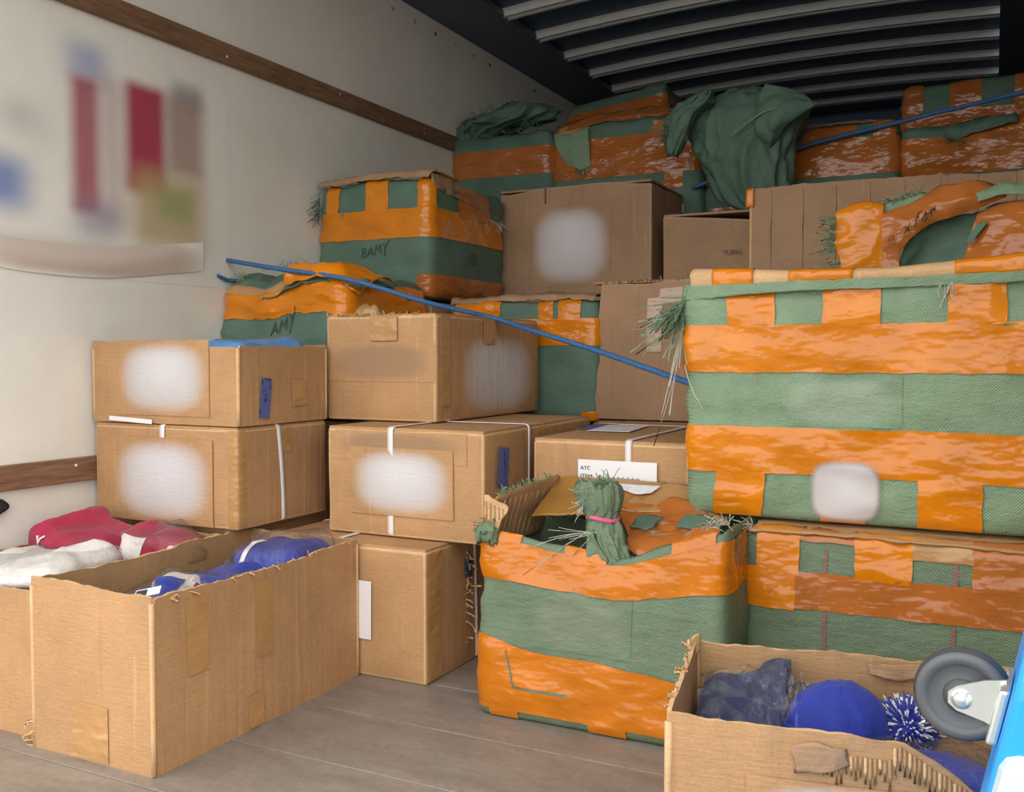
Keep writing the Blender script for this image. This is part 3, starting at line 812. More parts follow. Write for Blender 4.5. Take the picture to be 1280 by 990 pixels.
# lower left bale D1
def w1(p):
    p = p.copy()
    if p.z > .25: p.z += (.035 * noise.noise(Vector((p.x * 7, p.y * 6, 3.1))) + .02 * sin(p.x * 11)) * (p.z - .25) / .18
    return p
D1, s = sack('woven_bale', 'slumped orange and green bale behind the topmost left carton', -2.235, -1.752, 2.38, 2.85, .602, 1.03, bands=[(.335, .415)], mat=GREEN_DK, seed=1, warp=w1, crease=.013)
W = .505
D1.children[0].name = 'woven_wrap'
s.patch('tape_strip', ORANGE, D1, .0, W + .02, .318, .36, .004, .018, .01)
s.patch('tape_strip', ORANGE, D1, .36, .47, .38, .50, .0045, .016, .004)
s.patch('tape_strip', TAN, D1, .02, .30, .40, .50, .0042, .016, .006)
s.text('handwriting', strokes('AMY', .20, .262, .040, .1, .18), INK_FADE, D1, .004)
sheet('green_flap', [[(-.22, -.22, .40), (-.1, -.24, .37), (.0, -.25, .40), (.16, -.25, .43), (.28, -.22, .40)], [(-.20, -.16, .46), (-.1, -.18, .44), (.02, -.18, .47), (.15, -.2, .47), (.27, -.14, .43)], [(-.16, .0, .44), (-.05, -.06, .46), (.05, -.04, .47), (.18, -.05, .46), (.26, .0, .42)]], GREEN_DK, D1, 34, 20, .014, 10, .003, 4, .016, .006)
sheet('torn_flap', [[(.02, -.255, .415), (.10, -.26, .43), (.2, -.255, .435), (.27, -.2, .38)], [(.03, -.23, .475), (.1, -.23, .48), (.2, -.22, .48), (.275, -.12, .44)], [(.02, -.1, .47), (.1, -.1, .475), (.2, -.08, .47), (.27, .0, .43)]], ORANGE, D1, 26, 18, .012, 10, .003, 9, .014, .008)
fringe('frayed_fibres', (-.1, -.21, .47), (.08, -.21, .485), (.2, -.4, .7), 40, .03, FIBRE, D1, .001, .6, 3)
fringe('frayed_fibres', (-.22, -.22, .42), (-.17, -.2, .46), (-.5, -.3, .5), 24, .03, FIBRE, D1, .001, .7, 4)
# upper left bale D2
D2, s = sack('woven_bale', 'orange and green striped bale stacked high against the left wall', -2.225, -1.755, 2.87, 3.42, 1.0, 1.42, bands=[(.215, .318)],
             strips=[(.035, .09, .312, .45), (.21, .30, .312, .46), (.425, .50, .312, .46), (.485 + .16, .485 + .40, .30, .44, ORANGE_B), (.42, 1.03, .0, .085, ORANGE_B)], mat=GREEN_DK, seed=2, crease=.011)
s.text('handwriting', strokes('BAMY', .20, .150, .036, .15, .12), INK_FADE, D2, .0035)
s.text('handwriting', strokes('72k', .485 + .24, .14, .034, .1), INK_FADE, D2, .0035)
sheet('torn_cardboard', [[(-.24, -.28, .415), (-.08, -.285, .425), (.1, -.285, .425), (.23, -.275, .42)], [(-.24, -.27, .435), (-.08, -.275, .445), (.1, -.27, .45), (.25, -.25, .445)], [(-.24, -.2, .43), (-.08, -.2, .44), (.1, -.2, .445), (.25, -.1, .43)]], CARD_GY, D2, 40, 10, .006, 18, .004, 5, .006, .012)
sheet('torn_cardboard', [[(.235, -.26, .385), (.25, -.1, .37), (.245, .1, .345), (.24, .25, .33)], [(.228, -.26, .44), (.235, -.1, .43), (.235, .1, .41), (.23, .25, .39)]], CARD_GY, D2, 30, 8, .008, 16, .004, 6, .008, .014)
fringe('frayed_fibres', (-.232, -.285, .30), (-.232, -.28, .42), (-.1, -.7, -.6), 36, .04, GREEN_DK, D2, .0016, .5, 8)
fringe('frayed_fibres', (.24, .1, .33), (.24, .26, .33), (.6, -.3, -.6), 24, .06, FIBRE_W, D2, .0008, .5, 18)
# carton E
E_, s = carton('carton', 'large tall brown carton with a pale washed-out label in the second row', -1.78, -1.145, 3.45, 3.86, 1.0, 1.46, grey=True, seed=81, amp=.004,
              warp=lambda p: p + Vector((0, 0, (.010 * sin(p.x * 9 + 1.2) + .006 * noise.noise(p * 9)) * max(0, p.z - .3) / .16)))
hug(s, E_, 'paper_label', 'washed_label_grey', .305, .225, .34, .31)
plate('small_sticker', (.3175 + .008, .17, .40), .03, .035, PAPER, E_, 'right')
boxmesh('tear_slit', (-.3175 + .20, -.213, .395), (-.3175 + .203, -.2045, .455), INK_SOFT, E_)
# bale F
F_, s = sack('woven_bale', 'dark green bale with orange tape wedged behind the middle stack', -1.72, -1.165, 2.95, 3.42, .58, .985, bands=[(.255, .345)],
            strips=[(.345, .40, .34, .46), (.02, .20, .35, .43), (.42, .50, .34, .46), (.50, 1.02, .0, .035)], mat=GREEN_DK, seed=3, r=.022, crease=.008, bulge=.004)
sheet('torn_cardboard', [[(-.28, -.22, .40), (-.1, -.23, .405), (.1, -.235, .41), (.27, -.23, .40)], [(-.28, -.2, .425), (-.1, -.2, .425), (.1, -.2, .43), (.27, -.19, .42)], [(-.28, -.05, .42), (-.1, -.05, .43), (.1, -.05, .44), (.27, 0, .425)]], CARD_GY, F_, 36, 12, .008, 14, .004, 7, .008, .012)
# carton G, leaning
G, s = carton('carton', 'worn brown carton with clear tape standing beside the dark green bale', -1.185, -.845, 2.96, 3.36, .592, 1.045, grey=True, seed=83, amp=.010,
              warp=lambda p: p + Vector((p.z * (.06 if p.x < 0 else .02), 0, (.014 * noise.noise(p * 8)) * max(0, p.z - .3) / .15)))
s.patch('clear_tape', CLEARTAPE, G, .185, .235, .22, .39, .003); s.patch('clear_tape', CLEARTAPE, G, .225, .30, .37, .42, .0035)
fringe('torn_edge', (-.13, -.2, .445), (.18, -.2, .45), (0, -.3, 1), 26, .014, CARD_GY_LT, G, .003, .6, 12)
# carton H
Hc, s = carton('carton', 'grey-brown carton with small printed letters right of the tall carton', -1.085, -.70, 3.40, 3.80, 1.0, 1.315, grey=True, seed=84, amp=.006,
              warp=lambda p: p + Vector((0, 0, -.10 * (p.x + .19) * max(0, p.z - .15) / .16)))
lettering('lettering', 'TURN', (.03, -.209, .158), .024, INK_SOFT, Hc)
# carton P open, behind the big bale
P_ = open_carton('open_carton', 'wide open brown carton with creased side rising behind the big bale', -.245, 3.36, .99, .91, .50, .345, jag=.004, mat=CARD_GY, seed=91,
                 tops=(lambda t: -.004 + .006 * sin(t * 5), None, lambda t: -.05, lambda t: -.02))
for i in range(9):
    u = -.455 + .06 + .098 * i
    tube('crease', [(u, -.2545, .02), (u + .004, -.2545, .2), (u + .002, -.2545, .335)], .0022, CARD_GY_LT, P_, 6, 6)
sheet('orange_tape', [[(-.470, -.258, .285), (-.445, -.259, .285)], [(-.470, -.258, .34), (-.445, -.259, .345)]], ORANGE, P_, 4, 6, .002, 9, .001)

# ================================================================ BACK ROW
def topfringe(root, a, b, n, sd, d=(0, -.4, .8), ln=.03): fringe('frayed_fibres', a, b, d, n, ln, FIBRE, root, .0012, .7, sd)
R1, s = sack('woven_bale', 'rear bale in the corner under the wooden rail with a green bundle on it', -2.24, -1.75, 3.88, 4.34, 1.49, 1.80, bands=[(.115, .235)], mat=GREEN_DK, tape=ORANGE_B, seed=11, crease=.012)
topfringe(R1, (-.2, -.23, .30), (.2, -.23, .31), 50, 2)
R2, s = sack('woven_bale', 'rear bale with a torn green flap, left of the crumpled green sack', -1.73, -1.085, 3.88, 4.34, 1.30, 1.80, bands=[(.26, .43)], mat=GREEN_DK, tape=ORANGE_B, seed=12, crease=.011,
             strips=[(.50, .58, .19, .29), (.0, .16, .44, .53, TAN)])
s.patch('shiny_patch', ORANGE_B, R2, .45, .58, .33, .48, .006, .014, .012)
sheet('torn_flap', [[(-.33, -.24, .30), (-.25, -.25, .29), (-.16, -.25, .31)], [(-.30, -.25, .22), (-.22, -.26, .2), (-.15, -.255, .22)], [(-.25, -.248, .15), (-.2, -.255, .13), (-.15, -.25, .14)]], GREEN, R2, 16, 18, .008, 14, .002, 3, .006, .008).location.z = .17
fringe('frayed_fibres', (-.22, -.255, .14), (-.15, -.252, .13), (0, -.1, -1), 24, .03, FIBRE, R2, .001, .3, 22).location.z = .17
sheet('tape_edge', [[(-.33, -.235, .33), (-.1, -.24, .35), (.1, -.24, .36), (.28, -.235, .35)], [(-.33, -.18, .37), (-.1, -.18, .40), (.05, -.18, .41), (.26, -.18, .38)]], ORANGE_B, R2, 24, 8, .008, 12, .003, 8, .006, .01).location.z = .145
R3, s = sack('woven_bale', 'dim bale highest at the back just below the roof ribs', -1.90, -1.40, 4.40, 4.86, 1.67, 2.09, bands=[(.19, .36)], mat=GREEN_DK, tape=ORANGE_B, seed=13, strips=[(.5, .96, .0, .34)],
             warp=lambda p: p + Vector((0, 0, .12 * (p.x - .2) * max(0, p.z - .15) / .2)))
R4, s = sack('woven_bale', 'rear bale with shiny orange tape right of the crumpled green sack', -1.06, -.335, 3.90, 4.34, 1.20, 1.69, bands=[(.29, .43)], mat=GREEN_DK, tape=ORANGE_B, seed=14,
             strips=[(.38, .58, .41, .53), (.64, .72, .34, .52), (.02, .30, .08, .20)], crease=.012)
sheet('torn_cardboard', [[(-.01, -.22, .485), (.14, -.225, .49), (.29, -.22, .49)], [(-.01, -.15, .515), (.14, -.16, .51), (.29, -.15, .51)]], CARD_GY, R4, 20, 8, .008, 14, .004, 3, .006, .012)
R5, s = sack('woven_bale', 'farthest right rear bale in shadow with checkered tape', -.36, .20, 4.40, 4.86, 1.61, 1.93, bands=[(.06, .20)], mat=GREEN_DK, tape=ORANGE_B, seed=15, strips=[(.0, .08, .18, .34), (.18, .30, .18, .34), (.42, .52, .18, .34)])
R6, s = sack('woven_bale', 'low rear bale with loose green flap at the far right', -.315, .20, 3.92, 4.34, 1.44, 1.66, bands=[(.03, .17)], mat=GREEN_DK, tape=ORANGE_B, seed=16, strips=[(.15, .42, .15, .26)], crease=.014)
sheet('green_flap', [[(-.1, -.225, .15), (.0, -.24, .17), (.12, -.23, .19)], [(-.12, -.2, .20), (0, -.21, .22), (.12, -.2, .235)], [(-.1, -.1, .23), (0, -.1, .24), (.1, -.1, .24)]], GREEN_DK, R6, 20, 14, .01, 12, .003, 2, .012, .006)
topfringe(R6, (-.12, -.23, .17), (-.05, -.23, .14), 30, 7, (0, -.6, -.2), .04)
# bundle on R1
bt = thing('sack_bundle', 'gathered dark green sack top lying on the corner bale', 'sack', (-2.0, 4.0, 1.80))
loft('gathered_cloth', [(-.19, -.02, .0, .05, .06), (-.10, -.02, .045, .13, .11), (.0, -.02, .07, .17, .13), (.06, -.02, .11, .13, .1), (.03, -.02, .15, .05, .05)], GREEN_DK, bt, 60, 36, .35, 2.6, 3, 9)
loft('gathered_corner', [(-.20, -.06, -.10, .02, .03), (-.20, -.06, -.03, .045, .05), (-.2, -.05, .05, .05, .05), (-.19, -.05, .095, .02, .02)], GREEN_DK, bt, 40, 24, .3, 2.6, 5, 9)
fringe('frayed_fibres', (-.22, -.07, .05), (-.05, -.07, .13), (0, -.3, 1), 60, .05, FIBRE, bt, .0012, .7, 31)
fringe('frayed_fibres', (.1, -.12, .03), (.2, -.1, .0), (.3, -.5, .2), 30, .04, FIBRE, bt, .0012, .7, 32)
# crumpled green sack hanging over the rear row
cs_ = thing('crumpled_sack', 'big crumpled empty green sack draped over the rear bales', 'sack', (-.86, 3.70, 1.33))
def cr(py, l, r, ry, cy=0):
    X = lambda px: -1.066 + (px - 865) * .00301
    return ((X(l) + X(r)) / 2 + .86, cy, 1.348 + (266 - py) * .00304 - 1.33, (X(r) - X(l)) / 2, ry)
loft('draped_cloth', [cr(268, 945, 962, .02), cr(250, 908, 984, .05), cr(225, 893, 986, .085), cr(205, 884, 988, .10), cr(185, 876, 992, .11), cr(165, 870, 1000, .12), cr(148, 872, 1008, .12), cr(132, 884, 995, .10), cr(120, 900, 972, .07), cr(113, 918, 950, .02)], GREEN_DK, cs_, 110, 80, .20, 2.4, 7, 4)
sheet('hanging_corner', [[(.10, -.12, .46), (.2, -.13, .43), (.27, -.12, .385)], [(.08, -.135, .40), (.18, -.15, .37), (.285, -.13, .365)], [(.07, -.12, .30), (.13, -.145, .29), (.19, -.13, .31)], [(.10, -.09, .23), (.12, -.1, .235), (.14, -.09, .25)]], GREEN_DK, cs_, 22, 26, .012, 10, .003, 3, .014, .004)
tube('hem_seam', [(-.02, -.135, .28), (.06, -.15, .33), (.14, -.155, .36), (.27, -.135, .37)], .004, GREEN, cs_, 20, 6)
loft('gathered_knot', [(-.25, -.10, .24, .02, .02), (-.235, -.11, .32, .045, .03), (-.215, -.11, .38, .05, .04), (-.16, -.1, .43, .05, .04), (-.12, -.1, .46, .02, .02)], GREEN_DK, cs_, 36, 24, .35, 2.4, 9, 10)
fringe('frayed_fibres', (-.27, -.12, .30), (-.20, -.12, .37), (-.8, -.4, -.1), 70, .06, FIBRE, cs_, .0012, .5, 41)

# ================================================================ BIG BALES, RIGHT
# L, lower right
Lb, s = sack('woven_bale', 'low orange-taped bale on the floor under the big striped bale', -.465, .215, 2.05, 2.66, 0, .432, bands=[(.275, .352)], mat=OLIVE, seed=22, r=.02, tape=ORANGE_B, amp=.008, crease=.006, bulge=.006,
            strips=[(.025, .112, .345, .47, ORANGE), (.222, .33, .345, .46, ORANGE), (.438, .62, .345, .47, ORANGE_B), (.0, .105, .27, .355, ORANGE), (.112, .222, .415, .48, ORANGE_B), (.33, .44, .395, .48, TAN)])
for t, a, b in ((.160, .352, .40), (.160, .19, .27), (.405, .352, .395), (.402, .20, .27)): s.patch('red_stripe', STRIPE, Lb, t, t + .008, a, b, .0022, .02)
sheet('cardboard_flap', [[(-.33, -.31, .430), (-.1, -.312, .432), (.12, -.312, .428), (.33, -.31, .42)], [(-.33, -.2, .440), (-.1, -.2, .440), (.12, -.2, .440), (.33, -.2, .438)]], CARD, Lb, 40, 8, .002, 10, .004, 4, .003, .01)
fringe('frayed_fibres', (-.34, -.29, .41), (-.33, -.29, .44), (-.4, -.6, .3), 26, .03, FIBRE_W, Lb, .0011, .8, 51)
# K, the big one
def wk(p):
    p = p.copy(); p.x += .012 * sin(p.z * 9) * (1 if p.x < -.2 else 0); return p
K, s = sack('woven_bale', 'biggest green bale with orange tape squares stacked at the right', -.612, .212, 2.10, 2.74, .446, .962, bands=[(.101, .201), (.319, .421)], seed=5, r=.022, amp=.009, crease=.011, bulge=.010, warp=wk, step=.02,
            strips=[(.100, .203, .415, .53), (.292, .405, .415, .53), (.53, .635, .415, .53), (.74, .80, .415, .53), (.060, .168, .0, .106), (.481, .60, .0, .106), (.29, .38, .0, .106)])
s.patch('paper_label', MATS['washed_label_bale'], K, .268, .415, .004, .138, .0062, .012)
s.patch('faded_print', MATS['faded_green_lt'], K, .20, .45, .206, .312, .0016, .012)
lid = [[(-.405, -.322, .50), (-.2, -.328, .508), (.0, -.328, .508), (.2, -.326, .512), (.40, -.322, .522)], [(-.400, -.315, .545), (-.2, -.318, .535), (0, -.32, .532), (.2, -.318, .545), (.40, -.315, .56)], [(-.37, -.2, .548), (-.2, -.2, .54), (0, -.2, .535), (.2, -.2, .55), (.40, -.2, .56)]]
sheet('cardboard_lid', lid, CARD_LT, K, 60, 14, .003, 12, .004, 4, .002, .008)
for (a, b) in ((-.355, -.265), (-.19, -.06), (.13, .26)):
    f0 = lambda x, r: [v + (w_ - v) * 0 for v, w_ in ((0, 0),)]
    def lz(x, row):
        xs_ = [q[0] for q in row]
        for p, q in zip(row, row[1:]):
            if p[0] <= x <= q[0]:
                t = (x - p[0]) / (q[0] - p[0]); return (x, p[1] + (q[1] - p[1]) * t - .0045, p[2] + (q[2] - p[2]) * t + .003)
        return row[0]
    sheet('tape_strip', [[lz(a + (b - a) * i / 3, row) for i in range(4)] for row in lid], ORANGE, K, 10, 12, .003, 12, .001, 4)
sheet('green_hem', [[(-.415, -.325, .478), (-.2, -.335, .49), (0, -.336, .492), (.2, -.334, .495), (.41, -.325, .505)], [(-.412, -.328, .508), (-.2, -.338, .512), (0, -.338, .513), (.2, -.336, .516), (.41, -.328, .527)]], GREEN, K, 60, 8, .003, 14, .002, 6, .004, .003)
fringe('frayed_fibres', (-.41, -.32, .49), (-.415, -.30, .44), (-.9, -.5, -.6), 130, .085, FIBRE, K, .0014, .35, 61)
fringe('frayed_fibres', (-.42, -.32, .42), (-.425, -.31, .40), (-.15, -.3, -1), 10, .16, FIBRE_W, K, .0012, .15, 62)
fringe('frayed_fibres', (.10, -.338, .50), (.13, -.338, .50), (0, -.2, -1), 14, .03, FIBRE_W, K, .0008, .3, 63)
# Q, torn sack lying behind the top of K
Q = thing('torn_sack', 'torn open orange-taped sack with handwriting on top of the big bale', 'sack', (-.15, 2.62, .965))
sheet('taped_square', [[(-.195, -.04, .0), (-.15, -.055, .0), (-.105, -.05, .0)], [(-.20, -.045, .07), (-.15, -.06, .07), (-.10, -.055, .07)], [(-.22, -.045, .14), (-.16, -.06, .14), (-.098, -.05, .14)], [(-.212, -.04, .205), (-.15, -.045, .222), (-.100, -.04, .215)], [(-.20, .06, .20), (-.15, .07, .215), (-.09, .06, .21)]], ORANGE, Q, 24, 40, .006, 9, .003, 2, .008, .004)
sheet('green_edge', [[(-.105, -.035, .190), (-.05, -.035, .205), (.0, -.03, .222)], [(-.10, -.025, .218), (-.05, -.025, .230), (.0, -.02, .240)], [(-.10, .06, .215), (-.05, .06, .23), (.0, .06, .24)]], GREEN, Q, 20, 14, .004, 14, .003, 3, .004, .006)
sheet('taped_fold', [[(-.105, -.05, .0), (-.065, -.055, .03), (-.055, -.06, .10), (.0, -.062, .152), (.10, -.06, .185), (.17, -.05, .212)], [(-.105, -.052, .10), (-.08, -.062, .12), (-.05, -.07, .155), (.01, -.075, .19), (.10, -.07, .215), (.17, -.05, .225)], [(-.105, -.045, .185), (-.08, -.045, .195), (-.04, -.045, .212), (.01, -.04, .238), (.09, -.035, .253), (.17, -.03, .236)], [(-.10, .05, .18), (-.08, .05, .19), (-.04, .05, .21), (.01, .05, .235), (.09, .05, .25), (.17, .05, .235)]], ORANGE_B, Q, 50, 44, .006, 9, .003, 6, .010, .004)
sheet('green_lining', [[(-.075, -.02, .0), (.0, .0, .0), (.12, .0, .0)], [(-.06, -.03, .08), (.0, .0, .08), (.12, .0, .09)], [(-.03, -.045, .15), (.03, -.03, .17), (.14, -.02, .19)]], GREEN_DK, Q, 20, 20, .006, 12, .003, 4, .010, .004)
sheet('green_rim', [[(.085, -.068, .195), (.13, -.075, .205), (.17, -.078, .213), (.22, -.075, .205), (.30, -.07, .19)], [(.11, -.06, .222), (.14, -.06, .232), (.18, -.06, .238), (.24, -.06, .228), (.31, -.06, .21)], [(.11, .02, .225), (.14, .02, .235), (.18, .02, .24), (.24, .02, .23), (.31, .02, .21)]], GREEN, Q, 30, 14, .005, 12, .003, 9, .006, .004)
sheet('right_bulge', [[(.07, -.10, .0), (.14, -.12, .0), (.24, -.11, .0), (.36, -.08, .0)], [(.085, -.09, .08), (.15, -.11, .09), (.24, -.11, .09), (.36, -.08, .08)], [(.11, -.07, .165), (.16, -.08, .185), (.23, -.08, .185), (.36, -.06, .16)], [(.13, .02, .195), (.17, .02, .205), (.24, .02, .205), (.36, .02, .18)]], ORANGE_B, Q, 34, 34, .006, 9, .003, 12, .007, .004)
sheet('green_patch', [[(.085, -.102, .10), (.10, -.107, .10)], [(.11, -.098, .145), (.135, -.104, .15)]], GREEN_DK, Q, 8, 10, .003, 14, .002, 12, .004, .003)
fringe('frayed_fibres', (-.215, -.05, .10), (-.212, -.05, .19), (-.9, -.6, -.1), 50, .045, FIBRE, Q, .0013, .4, 71)
fringe('frayed_fibres', (-.20, -.05, .03), (-.20, -.05, .08), (-.9, -.6, -.1), 14, .04, FIBRE, Q, .0013, .5, 75)
fringe('frayed_fibres', (-.11, -.035, .215), (.0, -.03, .238), (-.4, -.3, .3), 60, .025, FIBRE, Q, .0010, .6, 72)
def q_text(txt, x, z, h, slope, yb):
    for st in strokes(txt, x, z, h, .2, slope):
        tube('handwriting', [(a, yb(a, b), b) for a, b in st], .0022, INK, Q, None, 5, True, .4)
q_text('o-xfer', -.088, .107, .034, .50, lambda a, b: -.079)
q_text('exe', -.005, .172, .016, .40, lambda a, b: -.085)

# ================================================================ OPEN BALE, CENTRE FRONT
def jt(x):   # height of the torn rim along the front, x in -.275..+.275
    u = (x + .275) / .55
    return .415 - .035 * math.exp(-((u - .58) / .18) ** 2) + .045 * max(0, (u - .62) / .38) ** 1.3 - .012 * math.exp(-((u - .3) / .1) ** 2)
def wj(p):
    p = p.copy(); k = p.z / .41; h = jt(p.x)
    p.z = p.z * (1 + (h / .41 - 1) * k * k)
    p.y += .02 * k * k if p.y < 0 else 0
    return p
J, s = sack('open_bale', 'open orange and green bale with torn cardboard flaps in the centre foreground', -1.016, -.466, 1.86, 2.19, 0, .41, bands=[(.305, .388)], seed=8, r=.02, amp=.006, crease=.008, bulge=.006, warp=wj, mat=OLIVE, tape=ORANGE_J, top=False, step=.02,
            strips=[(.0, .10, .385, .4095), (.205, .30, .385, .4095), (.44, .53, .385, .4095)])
body = [c for c in J.children if c.name.startswith('woven_wrap')][0]
md = body.modifiers.new('solid', 'SOLIDIFY'); md.thickness = .004; md.offset = -1
W, D = .55, .33
# lower tape with its wavy upper edge
def wavy(t): 
    return .185 - .045 * clamp((t - .05) / .3, 0, 1) - .012 * sin(t * 14) if t > 0 else .185
V = []; ts = samples(-.3, W + D, .02, [0, W]); nz = 12
for j in range(nz):
    for t in ts:
        zt = wavy(min(max(t, 0), W)); V.append(s.pos(s.side(t if t >= 0 else t + 2 * (W + D), .022 + (zt - .022) * j / (nz - 1)), .003))
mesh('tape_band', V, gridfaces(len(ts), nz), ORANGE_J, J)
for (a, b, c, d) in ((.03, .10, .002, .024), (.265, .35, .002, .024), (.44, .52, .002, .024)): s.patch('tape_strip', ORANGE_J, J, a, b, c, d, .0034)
V = [s.pos(s.side(t, z), .0042) for z in (.075, .080) for t in samples(.09, .22, .02)]; mesh('tape_gap', V, gridfaces(len(V) // 2, 2), GREEN_DK, J)
V = [s.pos(s.side(.075 + .02 * i / 6 - d, .155 - .08 * i / 6), .0042) for d in (.004, 0) for i in range(7)]; mesh('tape_gap', V, gridfaces(7, 2), GREEN_DK, J)
s.patch('faded_print', MATS['faded_green'], J, .13, .36, .172, .302, .0016, .012)
boxmesh('contents', (-.25, -.13, .20), (.25, .145, .30), NAVYC, J, .02)
# cardboard flaps
sheet('cardboard_flap', [[(-.268, -.135, .36), (-.268, -.055, .36), (-.268, .055, .36), (-.268, .15, .36)], [(-.255, -.135, .475), (-.245, -.055, .490), (-.231, .055, .500), (-.214, .15, .503)]], CARD_IN, J, 26, 10, .003, 12, .005, 4, .003, .010)
for i in range(9):
    y = -.11 + .028 * i; tube('crease', [(-.262, y, .37), (-.249, y + .005, .43), (-.238 + .09 * max(0, y) , y + .008, .475)], .0014, CARD, J, 6, 5)
sheet('taped_flap', [[(-.224, .005, .422), (-.15, .0, .433), (-.06, -.005, .440), (.0, .0, .435)], [(-.222, .09, .462), (-.15, .09, .468), (-.06, .09, .470), (.02, .09, .464)], [(-.222, .17, .497), (-.15, .172, .499), (-.06, .172, .500), (.05, .172, .498)]], OCHRE, J, 30, 20, .002, 8, .005, 8, .002, .003)
sheet('cardboard_flap', [[(-.01, .03, .445), (.06, .05, .447), (.14, .07, .455), (.22, .07, .43)], [(.0, .10, .470), (.07, .11, .470), (.15, .11, .468), (.22, .12, .44)], [(.05, .171, .497), (.1, .171, .497), (.17, .17, .48), (.23, .16, .44)]], TAN, J, 24, 16, .003, 8, .004, 5, .003, .003)
sheet('orange_flap', [[(-.03, .045, .466), (.035, .07, .462), (.10, .085, .468), (.17, .09, .45)], [(.0, .0, .440), (.06, .0, .432), (.12, .005, .438), (.20, .0, .445)], [(.04, -.06, .405), (.10, -.065, .40), (.16, -.07, .42), (.24, -.07, .445)], [(.06, -.11, .34), (.11, -.115, .35), (.17, -.115, .38), (.25, -.12, .43)]], ORANGE_B, J, 40, 40, .008, 9, .003, 9, .016, .006)
sheet('white_paper', [[(-.079, .142, .494), (-.014, .142, .494), (.049, .142, .495)], [(-.047, .12, .487), (.0, .10, .478), (.036, .11, .482)]], SMALLPRINT, J, 10, 8, .001, 9, .001)
sheet('torn_corner', [[(-.264, -.153, .492), (-.256, -.152, .492)], [(-.264, -.154, .476), (-.232, -.148, .478)], [(-.262, -.155, .462), (-.208, -.140, .464)], [(-.258, -.155, .436), (-.226, -.148, .436)], [(-.252, -.155, .405), (-.238, -.150, .405)]], CARD_LT, J, 10, 22, .002, 20, .004, 3, .0, .006)
for i_ in range(5): tube('flute', [(-.256 + .009 * i_, -.1585 + .003 * i_, .425 + .004 * i_), (-.258 + .009 * i_, -.1585 + .003 * i_, .478 - .004 * i_)], .0016, CARD, J, None, 5)
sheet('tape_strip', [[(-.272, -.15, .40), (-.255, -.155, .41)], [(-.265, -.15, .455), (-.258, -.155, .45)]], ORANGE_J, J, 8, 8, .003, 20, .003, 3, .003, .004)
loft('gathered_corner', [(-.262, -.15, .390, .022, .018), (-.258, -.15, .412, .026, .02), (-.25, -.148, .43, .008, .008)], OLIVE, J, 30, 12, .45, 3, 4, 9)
for k_, (a, b, c, d) in enumerate(((.03, .01, .440, .045), (.135, .015, .449, .05))): sheet('green_patch', [[(a, b - .045, c - .018), (a + d, b - .045, c - .018)], [(a + .01, b, c + .004), (a + d + .02, b, c + .004)]], GREEN_DK, J, 10, 10, .002, 14, .002, k_, .0, .010)
tube('handwriting', [(.055, -.098, .386), (.075, -.104, .377), (.10, -.103, .374), (.125, -.100, .378), (.145, -.096, .388)], .003, INK, J, 16, 5)
# tied neck
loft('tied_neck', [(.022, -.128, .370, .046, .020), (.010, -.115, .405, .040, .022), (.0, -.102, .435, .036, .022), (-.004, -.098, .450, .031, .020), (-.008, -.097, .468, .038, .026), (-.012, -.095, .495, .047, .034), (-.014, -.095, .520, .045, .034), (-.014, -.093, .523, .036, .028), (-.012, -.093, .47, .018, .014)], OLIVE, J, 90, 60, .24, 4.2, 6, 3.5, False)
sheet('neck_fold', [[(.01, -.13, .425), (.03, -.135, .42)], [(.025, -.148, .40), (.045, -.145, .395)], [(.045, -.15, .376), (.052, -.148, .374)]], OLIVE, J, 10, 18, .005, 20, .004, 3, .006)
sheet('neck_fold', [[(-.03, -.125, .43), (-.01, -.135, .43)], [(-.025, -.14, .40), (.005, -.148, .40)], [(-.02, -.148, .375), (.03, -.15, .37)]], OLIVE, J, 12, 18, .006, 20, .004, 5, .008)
tube('pink_tie', [(-.004 + .034 * cos(a * pi / 6), -.098 + .024 * sin(a * pi / 6), .451 + .003 * sin(a)) for a in range(13)], .005, PINK, J, 40, 6)
fringe('frayed_fibres', (-.04, -.10, .50), (.02, -.10, .525), (-.2, -.3, .5), 110, .035, FIBRE, J, .0010, .9, 81)
fringe('frayed_fibres', (-.045, -.11, .46), (-.03, -.11, .51), (-.5, -.5, .1), 40, .03, FIBRE_W, J, .0008, .8, 86)
fringe('frayed_fibres', (-.02, -.13, .43), (.0, -.13, .425), (-.9, -.3, -.45), 10, .10, FIBRE_W, J, .0008, .45, 82)
fringe('frayed_fibres', (-.275, -.15, .40), (-.25, -.14, .44), (-.3, -.4, .3), 60, .022, FIBRE, J, .0011, .9, 83)
fringe('frayed_fibres', (-.255, -.10, .485), (-.215, .12, .503), (-.2, -.2, .8), 70, .016, FIBRE, J, .0011, .8, 84)
fringe('frayed_fibres', (.22, -.13, .45), (.27, -.10, .46), (.2, -.4, .7), 40, .03, FIBRE_W, J, .0010, .8, 85)

# ================================================================ OPEN CARTON OF HATS, FRONT RIGHT
NW, ND, NH, NRZ = .47, .315, .35, radians(9.5)
c, sn = cos(NRZ), sin(NRZ)
ox, oy = -.358, 1.159     # front left corner
cx, cy = ox + c * NW / 2 - sn * ND / 2, oy + sn * NW / 2 + c * ND / 2
Nb = open_carton('open_carton', 'torn open brown carton of blue knit hats at the front right', cx, cy, 0, NW, ND, NH, NRZ, jag=.004, seed=14,
                 tops=(lambda t: -.012 * t if t < .58 else -.007 - .055 * min(1, (t - .58) / .2), lambda t: -.06 + .05 * t, lambda t: .0, lambda t: .004), bottom=True)
def n2w(x, y, z): return (cx + c * x - sn * y, cy + sn * x + c * y, z)
